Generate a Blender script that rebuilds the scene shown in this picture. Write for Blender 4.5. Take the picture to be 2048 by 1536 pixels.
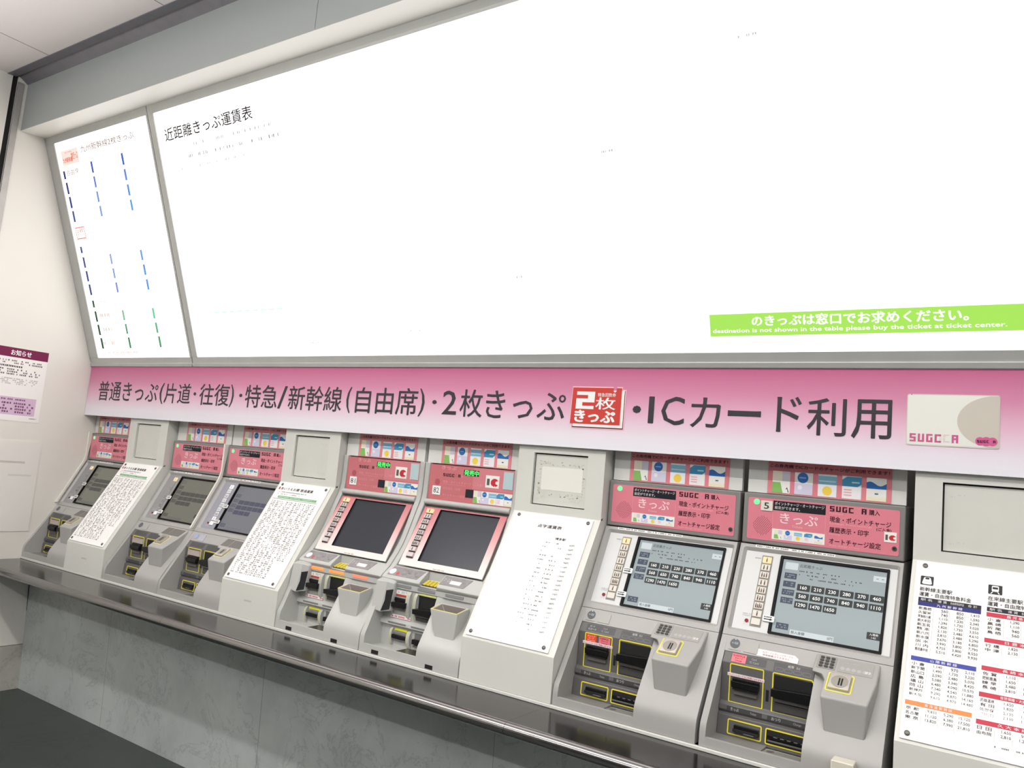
import bpy, bmesh, math, random
from mathutils import Vector, Matrix
random.seed(7)
for o in list(bpy.data.objects): bpy.data.objects.remove(o)
SC = bpy.context.scene
COL = SC.collection

# ------------------------------------------------------------------ camera, world, lights, exposure
cam_data = bpy.data.cameras.new('camera')
cam = bpy.data.objects.new('camera', cam_data); COL.objects.link(cam)
cam_data.sensor_fit = 'HORIZONTAL'; cam_data.sensor_width = 36.0
cam_data.lens = 36.0 * 1571.49 / 2048.0
cam_data.clip_start = 0.05
_X = Vector((0.83140118, 0.5484261, 0.08944766))       # camera right (x), in world axes
_D = Vector((0.01378599, 0.14056462, -0.98997552))     # camera down (y)
_F = Vector((-0.55550159, 0.82429994, 0.10930499))     # camera forward
cam.matrix_world = Matrix(((_X.x, -_D.x, -_F.x, 4.8791), (_X.y, -_D.y, -_F.y, -2.5721), (_X.z, -_D.z, -_F.z, 1.5), (0, 0, 0, 1)))
SC.camera = cam
SC.view_settings.view_transform = 'Standard'
SC.view_settings.look = 'None'
SC.view_settings.gamma = 1.0
SC.view_settings.use_curve_mapping = False
SC.view_settings.exposure = 0.55

world = bpy.data.worlds.new('concourse_light'); SC.world = world
world.use_nodes = True
world.node_tree.nodes['Background'].inputs[0].default_value = (0.93, 0.96, 1.0, 1)
world.node_tree.nodes['Background'].inputs[1].default_value = 0.32

def area_light(name, loc, sx, sy, power, color=(1, 1.0, 0.985), rot=(0, 0, 0)):
    l = bpy.data.lights.new(name, 'AREA'); l.shape = 'RECTANGLE'; l.size = sx; l.size_y = sy
    l.energy = power; l.color = color
    o = bpy.data.objects.new(name, l); COL.objects.link(o); o.location = loc; o.rotation_euler = rot
    return o
# fluorescent rows of the concourse ceiling, running parallel to the machines, plus added uplights
for ly, lp in ((-2.26, 60), (-4.70, 74)):
    area_light('ceiling_lamp_row', (3.9, ly, 3.40), 6.8, 0.11, lp)                                # bare tubes: light goes down
    area_light('added_ceiling_uplight', (3.9, ly + 0.3, 3.02), 6.8, 0.2, lp * 1.05, rot=(math.pi, 0, 0))  # unseen uplight added to brighten the ceiling

# ------------------------------------------------------------------ materials
def lin(c):
    return tuple(((v / 255) / 12.92 if v / 255 <= 0.04045 else ((v / 255 + 0.055) / 1.055) ** 2.4) for v in c)
_M = {}
def mat(name, rgb, rough=0.5, metal=0.0, noise=0.0, scale=6.0, spec=0.5, bump=0.0, emit=0.0, coat=0.0):
    if name in _M: return _M[name]
    m = bpy.data.materials.new(name); _M[name] = m; m.use_nodes = True
    nt = m.node_tree; b = nt.nodes['Principled BSDF']; c = lin(rgb)
    b.inputs['Base Color'].default_value = (*c, 1); b.inputs['Roughness'].default_value = rough
    b.inputs['Metallic'].default_value = metal; b.inputs['Specular IOR Level'].default_value = spec
    b.inputs['Coat Weight'].default_value = coat; b.inputs['Coat Roughness'].default_value = 0.06
    if noise > 0 or bump > 0:
        tc = nt.nodes.new('ShaderNodeTexCoord'); n = nt.nodes.new('ShaderNodeTexNoise')
        n.inputs['Scale'].default_value = scale; n.inputs['Detail'].default_value = 5
        nt.links.new(tc.outputs['Object'], n.inputs['Vector'])
        if noise > 0:
            r = nt.nodes.new('ShaderNodeValToRGB')
            r.color_ramp.elements[0].position = 0.3; r.color_ramp.elements[1].position = 0.7
            r.color_ramp.elements[0].color = (*[v * (1 - noise) for v in c], 1)
            r.color_ramp.elements[1].color = (*[min(1, v * (1 + noise * 0.5)) for v in c], 1)
            nt.links.new(n.outputs['Fac'], r.inputs['Fac']); nt.links.new(r.outputs['Color'], b.inputs['Base Color'])
        if bump > 0:
            bp = nt.nodes.new('ShaderNodeBump'); bp.inputs['Strength'].default_value = bump; bp.inputs['Distance'].default_value = 0.002
            nt.links.new(n.outputs['Fac'], bp.inputs['Height']); nt.links.new(bp.outputs['Normal'], b.inputs['Normal'])
    if emit > 0:
        b.inputs['Emission Color'].default_value = (*c, 1); b.inputs['Emission Strength'].default_value = emit
    return m
def ink(*rgb): return mat('ink_%d_%d_%d' % rgb, rgb, 0.55, spec=0.25)
def glow(name, rgb, s, spec=0.3, rough=0.25):
    m = mat(name, rgb, rough, spec=spec, emit=s * 0.80)
    m.node_tree.nodes['Principled BSDF'].inputs['Base Color'].default_value = (0.02, 0.02, 0.02, 1)
    return m
def ramp_z(name, stops, rough=0.35):            # a printed vertical colour gradient, object z in metres
    m = bpy.data.materials.new(name); m.use_nodes = True; nt = m.node_tree; b = nt.nodes['Principled BSDF']
    b.inputs['Roughness'].default_value = rough; b.inputs['Specular IOR Level'].default_value = 0.3
    tc = nt.nodes.new('ShaderNodeTexCoord'); sp = nt.nodes.new('ShaderNodeSeparateXYZ'); mr = nt.nodes.new('ShaderNodeMapRange'); r = nt.nodes.new('ShaderNodeValToRGB')
    z0, z1 = stops[0][0], stops[-1][0]
    mr.inputs['From Min'].default_value = z0; mr.inputs['From Max'].default_value = z1
    nt.links.new(tc.outputs['Object'], sp.inputs[0]); nt.links.new(sp.outputs['Z'], mr.inputs['Value']); nt.links.new(mr.outputs[0], r.inputs['Fac'])
    e = r.color_ramp.elements
    while len(e) < len(stops): e.new(0.5)
    for k, (z, c) in enumerate(stops):
        e[k].position = (z - z0) / (z1 - z0); e[k].color = (*lin(c), 1)
    nt.links.new(r.outputs['Color'], b.inputs['Base Color'])
    return m
def stone(name, base, vein, scale, rough, veins=0.5):
    m = bpy.data.materials.new(name); m.use_nodes = True; nt = m.node_tree; b = nt.nodes['Principled BSDF']
    b.inputs['Roughness'].default_value = rough
    tc = nt.nodes.new('ShaderNodeTexCoord'); n1 = nt.nodes.new('ShaderNodeTexNoise'); n2 = nt.nodes.new('ShaderNodeTexNoise')
    n1.inputs['Scale'].default_value = scale * 0.5; n1.inputs['Detail'].default_value = 6
    n2.inputs['Scale'].default_value = scale * 1.1; n2.inputs['Detail'].default_value = 10; n2.inputs['Roughness'].default_value = 0.68; n2.inputs['Distortion'].default_value = 0.6; n1.inputs['Roughness'].default_value = 0.7
    for n in (n1, n2): nt.links.new(tc.outputs['Object'], n.inputs['Vector'])
    r1 = nt.nodes.new('ShaderNodeValToRGB'); r1.color_ramp.elements[0].position = 0.35; r1.color_ramp.elements[1].position = 0.68
    r1.color_ramp.elements[0].color = (*[v * 0.84 for v in lin(base)], 1); r1.color_ramp.elements[1].color = (*[min(1, v * 1.12) for v in lin(base)], 1)
    r2 = nt.nodes.new('ShaderNodeValToRGB'); e = r2.color_ramp.elements; e.new(0.5)
    e[0].position = 0.485; e[1].position = 0.5; e[2].position = 0.512
    e[0].color = (0, 0, 0, 1); e[1].color = (veins, veins, veins, 1); e[2].color = (0, 0, 0, 1)
    mx = nt.nodes.new('ShaderNodeMixRGB'); mx.inputs[2].default_value = (*lin(vein), 1)
    nt.links.new(n1.outputs['Fac'], r1.inputs['Fac']); nt.links.new(n2.outputs['Fac'], r2.inputs['Fac'])
    nt.links.new(r2.outputs['Color'], mx.inputs[0]); nt.links.new(r1.outputs['Color'], mx.inputs[1]); nt.links.new(mx.outputs[0], b.inputs['Base Color'])
    return m

WALL = mat('wall_enamel', (226, 222, 214), 0.42, noise=0.03, scale=1.5)
WALLP = mat('wall_access_panel', (228, 225, 218), 0.4, noise=0.02, scale=2)
CEIL = mat('ceiling_panel', (234, 227, 226), 0.6, noise=0.02, scale=1.2)
DARKGAP = mat('dark_gap', (22, 20, 20), 0.8)
TRIMG = mat('brushed_trim', (176, 172, 168), 0.38, metal=0.35, noise=0.06, scale=20)
TRIMD = mat('dark_ceiling_channel', (126, 124, 131), 0.45, metal=0.3, noise=0.1, scale=14)
SOFF = mat('soffit_grey', (156, 161, 160), 0.45, noise=0.02, scale=2)
SOFFB = mat('soffit_underside', (242, 240, 233), 0.4)
ALU = mat('anodised_frame', (190, 191, 188), 0.4, metal=0.3, noise=0.04, scale=10)
MARBLE = stone('grey_marble', (180, 186, 183), (104, 110, 108), 3.4, 0.35, 0.38)
MARBLEL = stone('warm_marble', (176, 174, 164), (120, 116, 106), 6.0, 0.4, 0.5)
FLOOR = stone('dark_floor_stone', (54, 60, 57), (34, 38, 36), 2.0, 0.42, 0.6)
SHELF = mat('polished_shelf', (74, 73, 72), 0.16, metal=0.9, noise=0.03, scale=3)
CHROME = mat('polished_rail', (136, 134, 133), 0.16, metal=1.0, noise=0.03, scale=30)
SILL = mat('pale_sill', (208, 208, 202), 0.35)
GREY = mat('machine_grey', (164, 162, 159), 0.42, noise=0.025, scale=8, bump=0.02)
GREYD = mat('machine_header_grey', (130, 128, 125), 0.42, noise=0.03, scale=8)
GREYC = mat('card_panel_grey', (94, 93, 91), 0.4, noise=0.04, scale=9)
GREYL = mat('card_label_grey', (68, 68, 68), 0.4)
PALE = mat('machine_pale', (182, 183, 179), 0.38, noise=0.02, scale=8, bump=0.02)
CREAM = mat('column_cream', (209, 209, 202), 0.42, noise=0.025, scale=5)
CREAMI = mat('inset_cream', (206, 206, 198), 0.45, noise=0.03, scale=9)
GLAREP = mat('control_panel_glare_white', (198, 199, 198), 0.3, noise=0.01, scale=6)  # grey control panel with the ceiling lamp glare painted in as white
GREYP = mat('grey_control_panel', (146, 145, 146), 0.35, noise=0.02, scale=6)  # the same control panel without the painted glare
GREYP_BLUELIT = mat('grey_panel_screen_light', (148, 148, 158), 0.35, noise=0.02, scale=6)  # the same grey panel, bluish screen light painted into its colour
SHEET = mat('acrylic_sheet', (238, 237, 234), 0.09, spec=0.35)
PAPER = mat('white_paper', (240, 236, 232), 0.6)
BLACK = mat('black_plastic', (17, 17, 18), 0.32, noise=0.1, scale=20, spec=0.3)
BLACKM = mat('black_matt', (14, 14, 15), 0.6)
JAW = mat('jaw_grey', (92, 90, 86), 0.35, noise=0.05, scale=30)
YEL = mat('yellow_line', (238, 224, 60), 0.45)
YELP = mat('pale_yellow_line', (224, 214, 140), 0.45)
STEEL = mat('satin_steel', (206, 202, 194), 0.24, metal=0.85)
SCREW = mat('dark_screw', (92, 92, 88), 0.35, metal=0.6)
PINK = mat('pink_panel', (218, 128, 142), 0.35, noise=0.02, scale=10)
PINKD = mat('rose_panel', (196, 110, 116), 0.3, noise=0.02, scale=10)
PINKP = mat('poster_pink', (224, 134, 142), 0.28, noise=0.03, scale=14)
GLASSD = mat('dark_screen_glass', (47, 50, 58), 0.2, spec=0.3)
LAMPG = glow('green_lamp', (122, 250, 160), 1.1)
LEDG = glow('green_led', (70, 255, 110), 1.3)
ORANGE = glow('orange_light_bar', (255, 132, 60), 1.5)
SALMON = glow('salmon_light_bar', (255, 132, 104), 1.1)
BTNLIT = glow('lit_button', (255, 214, 160), 1.0)
BTN = mat('white_button', (206, 202, 192), 0.4)
KEYG = mat('keypad_grey', (150, 148, 144), 0.4)
KEYD = mat('key_dark', (70, 68, 66), 0.4)
RED = ink(196, 64, 56)

# ------------------------------------------------------------------ mesh builder
class Fr:                                        # a flat frame: x to the right, s down the surface, h out of it
    def __init__(s, o, d, u=(1, 0, 0)):
        s.o = Vector(o); s.u = Vector(u); s.d = Vector(d).normalized(); s.n = s.d.cross(s.u)
    def p(s, x, t, h=0.0): return s.o + s.u * x + s.d * t + s.n * h
    def sub(s, x, t, h=0.0):
        f = Fr(s.p(x, t, h), s.d, s.u); return f
def vert(x0, y, ztop): return Fr((x0, y, ztop), (0, 0, -1))
def slope(x0, a, b): return Fr((x0, a[0], a[1]), (0, b[0] - a[0], b[1] - a[1]))

_T = {}
def glyphs(text, bold):
    k = (text, bold)
    if k not in _T:
        cu = bpy.data.curves.new('lettering', 'FONT'); cu.body = text; cu.size = 1; cu.resolution_u = 2; cu.offset = 0.0
        o = bpy.data.objects.new('lettering', cu); me = o.to_mesh()
        vs = [(v.co.x, v.co.y) for v in me.vertices]; fs = [tuple(p.vertices) for p in me.polygons]
        o.to_mesh_clear(); bpy.data.objects.remove(o); bpy.data.curves.remove(cu)
        _T[k] = (vs, fs)
    return _T[k]

class MB:
    def __init__(s): s.v = []; s.f = []; s.m = []; s.sm = []; s.mats = []
    def mi(s, m):
        if m not in s.mats: s.mats.append(m)
        return s.mats.index(m)
    def poly(s, pts, m, smooth=False):
        b = len(s.v); s.v += [Vector(p) for p in pts]; s.f.append(tuple(range(b, b + len(pts)))); s.m.append(s.mi(m)); s.sm.append(smooth)
    def mesh(s, pts, faces, m, smooth=False):
        b = len(s.v); s.v += [Vector(p) for p in pts]; k = s.mi(m)
        for f in faces: s.f.append(tuple(i + b for i in f)); s.m.append(k); s.sm.append(smooth)
    def box(s, x0, x1, y0, y1, z0, z1, m):
        P = [(x, y, z) for x in (x0, x1) for y in (y0, y1) for z in (z0, z1)]
        s.mesh(P, [(0, 1, 3, 2), (4, 6, 7, 5), (0, 4, 5, 1), (2, 3, 7, 6), (0, 2, 6, 4), (1, 5, 7, 3)], m); return s
    def hexa(s, a, b, m):                        # two quads joined
        s.mesh(list(a) + list(b), [(0, 1, 2, 3), (7, 6, 5, 4), (0, 4, 5, 1), (1, 5, 6, 2), (2, 6, 7, 3), (3, 7, 4, 0)], m); return s
    def extr(s, prof, x0, x1, m, smooth=False):  # closed (y, z) outline swept along x
        n = len(prof); P = [(x0, y, z) for y, z in prof] + [(x1, y, z) for y, z in prof]
        s.mesh(P, [(i, (i + 1) % n, n + (i + 1) % n, n + i) for i in range(n)], m, smooth)
        s.mesh(P, [tuple(range(n - 1, -1, -1)), tuple(range(n, 2 * n))], m); return s
    def prism(s, F, pts, h0, h1, m, side=None):  # outline on a frame, raised
        n = len(pts); P = [F.p(x, t, h1) for x, t in pts] + [F.p(x, t, h0) for x, t in pts]
        s.mesh(P, [tuple(range(n))], m)
        s.mesh(P, [(i, n + i, n + (i + 1) % n, (i + 1) % n) for i in range(n)], side or m); return s
    def flat(s, F, pts, h, m): s.poly([F.p(x, t, h) for x, t in pts], m); return s
    def rect(s, F, x0, t0, x1, t1, h, m): return s.flat(F, [(x0, t0), (x1, t0), (x1, t1), (x0, t1)], h, m)
    def slab(s, F, x0, t0, x1, t1, h0, h1, m, r=0.0, side=None): return s.prism(F, rr(x0, t0, x1, t1, r), h0, h1, m, side)
    def disc(s, F, x, t, r, h, m, n=20, h0=None, ry=None):
        ry = ry or r
        pts = [(x + r * math.cos(2 * math.pi * k / n), t + ry * math.sin(2 * math.pi * k / n)) for k in range(n)]
        return s.flat(F, pts, h, m) if h0 is None else s.prism(F, pts, h0, h, m)
    def dome(s, F, x, t, r, h0, hh, m, n=18, rings=5):
        P = []; Q = []
        for j in range(rings):
            a = j / rings * math.pi / 2
            P += [F.p(x + r * math.cos(a) * math.cos(2 * math.pi * k / n), t + r * math.cos(a) * math.sin(2 * math.pi * k / n), h0 + hh * math.sin(a)) for k in range(n)]
        P.append(F.p(x, t, h0 + hh))
        for j in range(rings - 1): Q += [(j * n + k, j * n + (k + 1) % n, (j + 1) * n + (k + 1) % n, (j + 1) * n + k) for k in range(n)]
        Q += [((rings - 1) * n + k, (rings - 1) * n + (k + 1) % n, len(P) - 1) for k in range(n)]
        s.mesh(P, Q, m, True); return s
    def ring(s, F, x0, t0, x1, t1, w, h0, h1, m, r=0.0):
        A = rr(x0, t0, x1, t1, r); B = rr(x0 + w, t0 + w, x1 - w, t1 - w, max(0, r - w)) if r > w else rr(x0 + w, t0 + w, x1 - w, t1 - w, 0.0001 if r else 0)
        n = len(A); P = [F.p(x, t, h1) for x, t in A] + [F.p(x, t, h1) for x, t in B] + [F.p(x, t, h0) for x, t in A] + [F.p(x, t, h0) for x, t in B]
        q = []
        for i in range(n):
            j = (i + 1) % n
            q += [(i, j, n + j, n + i), (2 * n + i, 2 * n + j, j, i), (n + i, n + j, 3 * n + j, 3 * n + i)]
        s.mesh(P, q, m); return s
    def text(s, F, t, x0, s0, x1, s1, h, m, bold=0.0, keep=False, align='l'):
        vs, fs = glyphs(t, 0)
        if not vs: return s
        ax = min(v[0] for v in vs); bx = max(v[0] for v in vs); ay = min(v[1] for v in vs); by = max(v[1] for v in vs)
        if keep:                                 # keep the letter proportions, fit the height
            w = (bx - ax) * (s1 - s0) / (by - ay)
            if align == 'r': x0 = x1 - w
            elif align == 'c': x0 = (x0 + x1 - w) / 2
            x1 = x0 + w
        kx, ky = (x1 - x0) / (bx - ax), (s1 - s0) / (by - ay)
        for k, (dx, dy) in enumerate(((0, 0),) if bold <= 0 else ((0, 0), (-1, 0), (1, 0), (0, -.7), (0, .7))):   # heavier strokes
            s.mesh([F.p(x0 + (v[0] + dx * bold - ax) * kx, s1 - (v[1] + dy * bold - ay) * ky, h + k * .00006) for v in vs], fs, m)
        return s
    def marks(s, F, x0, t0, x1, t1, rows, m, h, fill=0.75, seed=1, cw=0.7, ch=0.62, dens=0.5):
        # rows of small print too fine to read
        R = random.Random(seed); rh = (t1 - t0) / rows
        for k in range(rows):
            t = t0 + rh * k; x = x0; xe = x0 + (x1 - x0) * (1 - R.random() * (1 - fill))
            while x < xe:
                w = rh * cw * R.uniform(0.5, 1.0)
                if R.random() < dens + 0.3: s.rect(F, x, t + rh * (1 - ch) / 2 * R.uniform(0.7, 1.3), x + w * 0.75, t + rh * (1 + ch) / 2, h, m)
                x += w * 1.12
        return s
    def build(s, name, parent=None, label=None, bevel=0.0, seg=2, origin=None, kind=None):
        root = parent
        while root is not None and root.parent is not None: root = root.parent
        off = root.location.copy() if root is not None else Vector(origin or (0, 0, 0))
        me = bpy.data.meshes.new(name); me.from_pydata([v - off for v in s.v], [], s.f)
        for mm in s.mats: me.materials.append(mm)
        me.polygons.foreach_set('material_index', s.m); me.polygons.foreach_set('use_smooth', s.sm); me.update()
        if bevel > 0:
            bm = bmesh.new(); bm.from_mesh(me); bmesh.ops.remove_doubles(bm, verts=bm.verts, dist=1e-5)
            bmesh.ops.recalc_face_normals(bm, faces=bm.faces); bm.to_mesh(me); bm.free()
            me.polygons.foreach_set('use_smooth', [True] * len(me.polygons)); me.set_sharp_from_angle(angle=math.radians(32))
        o = bpy.data.objects.new(name, me); COL.objects.link(o)
        if parent is not None: o.parent = parent
        else: o.location = off
        if bevel > 0:
            b = o.modifiers.new('bevel', 'BEVEL'); b.width = bevel; b.segments = seg; b.limit_method = 'ANGLE'; b.angle_limit = math.radians(35)
        if label: o['label'] = label
        if kind: o['kind'] = kind
        return o
def rr(x0, t0, x1, t1, r, n=5):
    if r <= 0: return [(x0, t0), (x1, t0), (x1, t1), (x0, t1)]
    out = []
    for cx, ct, a in ((x1 - r, t0 + r, -90), (x1 - r, t1 - r, 0), (x0 + r, t1 - r, 90), (x0 + r, t0 + r, 180)):
        out += [(cx + r * math.cos(math.radians(a + 90 * k / n)), ct + r * math.sin(math.radians(a + 90 * k / n))) for k in range(n + 1)]
    return out
def curve(pts, n=4):                             # rounded profile through the points
    out = []
    for i in range(len(pts) - 1):
        p0, p1, p2, p3 = pts[max(0, i - 1)], pts[i], pts[i + 1], pts[min(len(pts) - 1, i + 2)]
        for k in range(n):
            t = k / n
            out.append(tuple(.5 * (2 * p1[q] + (p2[q] - p0[q]) * t + (2 * p0[q] - 5 * p1[q] + 4 * p2[q] - p3[q]) * t * t + (3 * p1[q] - p0[q] - 3 * p2[q] + p3[q]) * t ** 3) for q in (0, 1)))
    return out + [pts[-1]]
def thing(name, label, cat, loc, group=None):
    o = bpy.data.objects.new(name, None); COL.objects.link(o); o.location = loc; o.empty_display_size = 0.05
    tag(o, label, cat, group); return o
def tag(o, label, cat, group=None):
    o['label'] = label; o['category'] = cat
    if group: o['group'] = group
    return o
def struct(name, mb, bevel=0.0): return mb.build(name, bevel=bevel, kind='structure')

# ------------------------------------------------------------------ the setting
SHELF_Z = 0.745
struct('floor', MB().box(-0.6, 9.0, -8.0, 0.4, -0.08, 0.0, FLOOR))
struct('wall_back', MB().box(-0.1, 9.0, 0.30, 0.42, 0.0, 3.7, mat('back_wall_grey', (120, 118, 114), 0.6)))
# left wall: enamel panels, dark joint, metal edge trim, marble base
b = MB(); b.box(-0.12, 0.0, -0.655, 0.30, 0.252, 3.7, WALL); b.box(-0.12, 0.0, -8.0, -0.685, 0.252, 3.7, WALL)
struct('wall_left', b)
b = MB(); b.box(-0.12, -0.012, -0.685, -0.655, 0.252, 3.7, DARKGAP); struct('trim_1', b)
b = MB(); b.box(-0.005, 0.006, -0.655, -0.622, 0.75, 3.455, TRIMG); struct('trim_2', b, 0.002)
b = MB(); b.box(-0.12, 0.004, -8.0, 0.0, 0.0, 0.249, MARBLEL); struct('baseboard_left', b)
FL = Fr((0, -0.6, 2.0), (0, 0, -1), (0, 1, 0))           # on the left wall: x is y + 0.6, s is 2.0 - z
b = MB(); b.slab(FL, -0.9, 0.583, 0.378, 1.10, 0.0, 0.003, WALLP); b.rect(FL, -0.9, 0.70, 0.30, 0.712, 0.0034, mat('wall_scuff', (196, 191, 182), 0.6)); b.rect(FL, 0.22, 0.775, 0.345, 0.785, 0.0034, mat('wall_scuff_faint', (212, 208, 200), 0.6))
struct('trim_3', b)
# ceiling, its edge channel and the soffit over the fare boards
b = MB(); b.box(-0.12, 9.0, -8.0, -0.715, 3.478, 3.56, CEIL)
for k in range(9): b.box(0.46 + 1.05 * k, 0.464 + 1.05 * k, -8.0, -0.716, 3.4772, 3.479, mat('ceiling_joint', (120, 116, 114), 0.7))
struct('ceiling', b)
b = MB(); b.extr([(-0.715, 3.474), (-0.668, 3.478), (-0.662, 3.492), (-0.604, 3.458), (-0.60, 3.458), (-0.60, 3.56), (-0.715, 3.56)], 0.0, 9.0, TRIMD); struct('trim_4', b)
b = MB(); b.box(0.004, 2.444, -0.604, -0.59, 3.182, 3.462, SOFF); b.box(2.447, 5.0, -0.604, -0.59, 3.182, 3.462, SOFF); b.box(5.003, 9.0, -0.604, -0.59, 3.182, 3.462, SOFF)
b.box(0.0, 9.0, -0.60, -0.595, 3.184, 3.47, DARKGAP)
b.extr([(-0.604, 3.180), (-0.47, 3.190), (-0.40, 3.24), (-0.59, 3.24)], 0.003, 9.0, SOFFB)
b.box(0.0, 9.0, -0.59, 0.3, 3.24, 3.7, SOFF)
struct('trim_5', b)
struct('added_far_wall', MB().box(-0.1, 9.0, -7.6, -7.5, 0.0, 2.3, mat('added_wall_grey', (84, 80, 77), 0.6)))  # unseen low wall added to darken rail reflections, open above for ceiling light
# kick wall under the counter
b = MB(); b.extr([(-0.176, 0.735), (-0.147, 0.0), (0.3, 0.0), (0.3, 0.735)], 0.0, 9.0, MARBLE)
for k, x in enumerate((0.88, 2.10, 3.32, 4.54, 5.76)): b.mesh([(x, -0.1765, 0.735), (x + 0.0025, -0.1765, 0.735), (x + 0.0025, -0.1475, 0.0), (x, -0.1475, 0.0)], [(0, 1, 2, 3)], mat('marble_joint', (132, 137, 134), 0.7))
struct('wall_counter', b)
b = MB(); b.extr([(-0.182, 0.735), (-0.153, 0.25), (-0.14, 0.25), (-0.17, 0.735)], -0.002, 0.005, DARKGAP); struct('trim_6', b)

# ------------------------------------------------------------------ counter with polished nosing
ct = thing('counter', 'long polished metal counter shelf with rounded bright front rail under the ticket machines', 'counter', (4.5, -0.3, SHELF_Z))
b = MB()
for x0, x1 in ((0.006, 3.5564), (3.557, 9.0)): b.box(x0, x1, -0.462, 0.29, SHELF_Z - 0.008, SHELF_Z, SHELF)
b.build('shelf', ct)
b = MB(); b.box(0.006, 9.0, -0.247, -0.235, SHELF_Z, SHELF_Z + 0.011, SILL); b.build('sill_strip', ct, 'thin pale sill strip along the machine feet', bevel=0.002)
def nose(x0, x1):
    b = MB(); n = 22; P = []
    for x in (x0, x1):
        for k in range(n + 1):
            a = math.radians(90 + 240 * k / n); P.append((x, -0.465 + 0.022 * math.cos(a) * 1.15, 0.7245 + 0.0215 * math.sin(a)))
    b.mesh(P, [(k, k + 1, n + 2 + k, n + 1 + k) for k in range(n)], CHROME, True)
    b.mesh(P, [tuple(range(n + 1)), tuple(range(n + 1, 2 * n + 2))], CHROME)
    b.box(x0, x1, -0.462, -0.40, SHELF_Z - 0.03, SHELF_Z - 0.009, mat('shelf_edge_steel', (110, 104, 96), 0.3, metal=0.9))
    return b
for x0, x1 in ((0.006, 1.7809), (1.782, 3.5559), (3.557, 5.3), (5.301, 9.0)): nose(x0, x1).build('front_rail', ct)

# ------------------------------------------------------------------ printed pieces shared by posters and machines
def card(b, F, x0, s0, x1, s1, kind, h):
    w = x1 - x0; t = s1 - s0
    X = lambda u: x0 + w * u
    Y = lambda v: s0 + t * v
    R = lambda a, c, d, e, m, hh=0.0003: b.rect(F, X(a), Y(c), X(d), Y(e), h + hh, m)
    if kind == 0:
        R(0, 0, 1, 1, ink(236, 234, 228), 0); R(0, 0, 1, .46, ink(232, 226, 206)); R(.55, 0, 1, .46, ink(206, 202, 214), .0005)
        b.flat(F, [(X(0), Y(.52)), (X(.45), Y(.52)), (X(.6), Y(1)), (X(0), Y(1))], h + .0005, ink(134, 186, 100))
        b.flat(F, [(X(.75), Y(.84)), (X(.84), Y(.72)), (X(.95), Y(.95)), (X(.9), Y(.97)), (X(.84), Y(.8))], h + .0005, ink(70, 72, 84))
    elif kind == 1:
        R(0, 0, 1, 1, ink(232, 232, 228), 0); R(0, .5, 1, 1, ink(208, 206, 226)); b.disc(F, X(.45), Y(.24), w * .3, h + .0005, ink(52, 108, 178), 18)
        b.disc(F, X(.3), Y(.68), w * .13, h + .0005, ink(234, 230, 236), 12)
        R(.26, .21, .62, .27, ink(130, 170, 214), .0008)
    elif kind == 2:
        R(0, 0, 1, 1, ink(232, 234, 236), 0); R(0, .08, 1, .46, ink(132, 184, 210)); R(.05, .28, .95, .34, ink(186, 218, 232), .0005)
        b.disc(F, X(.5), Y(.74), w * .26, h + .0005, ink(240, 208, 84), 18)
    elif kind == 3:
        R(0, 0, 1, 1, ink(234, 234, 234), 0)
        b.flat(F, [(X(.25), Y(.03)), (X(1), Y(.03)), (X(1), Y(.35)), (X(.8), Y(.46)), (X(0), Y(.46)), (X(0), Y(.18))], h + .0005, ink(70, 146, 186))
        for v in (.58, .7, .82): R(.1, v, .5, v + .05, ink(232, 170, 178), .0005)
        R(.5, .24, .9, .31, ink(170, 212, 228), .0008)
    else:
        R(0, 0, 1, 1, ink(234, 234, 228), 0)
        top = [(X(k / 10), Y(.26 + .09 * math.sin(k / 10 * 6.2 + 3.6))) for k in range(11)]
        b.flat(F, top + [(X(1), Y(.48)), (X(0), Y(.48))], h + .0005, ink(50, 112, 184))
        R(0, .84, 1, 1, ink(230, 226, 196)); R(.42, .66, .6, .72, ink(92, 104, 120), .0005)
POSTER = 'この券売機でICカードのチャージがご利用できます！'
def poster(x0, y, x1, label, faded=0.0):
    F = vert(x0, y, 1.606); w = x1 - x0; k = w / 0.367
    o = thing('charge_poster', label, 'poster', ((x0 + x1) / 2, y, 1.503), 'card charging posters above the machines')
    b = MB(); b.slab(F, 0, -0.02, w, 0.102, -0.001, 0.0, PINKP)
    b.text(F, POSTER, .006 * k, .0055, w - .006 * k, .0175, .0006, ink(78, 34, 40), .012)
    for i, c0 in enumerate((.0155, .085, .1563, .2276, .2975)): card(b, F, c0 * k, .028, (c0 + .0555) * k, .0985, i, .0006)
    b.build('printed_sheet', o)
    return o

def px_letters(b, F, word, x0, s0, cw, ch, m, h, thin=None):
    G = {'S': '111/100/111/001/111', 'U': '101/101/101/101/111', 'G': '111/100/101/101/111', 'O': '111/100/100/100/111', 'C': '111/100/100/100/111', 'A': '111/101/111/101/101'}
    x = x0
    for i, c in enumerate(word):
        light = thin is not None and i in thin
        for r, row in enumerate(G[c].split('/')):
            for q, v in enumerate(row):
                if v == '1': b.rect(F, x + q * cw / 3, s0 + r * ch / 5, x + (q + 1) * cw / 3 * (1.0 if not light else 1.0), s0 + (r + (1.0 if not light else 0.4)) * ch / 5, h, m if not light else thin[i])
        if c == 'O' and thin:
            m2 = list(thin.values())[0]
            b.rect(F, x + cw * .80, s0, x + cw * .86, s0 + ch, h, m2); b.rect(F, x + cw * 1.02, s0, x + cw * 1.08, s0 + ch, h, m2)
        x += cw * 1.34
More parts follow.
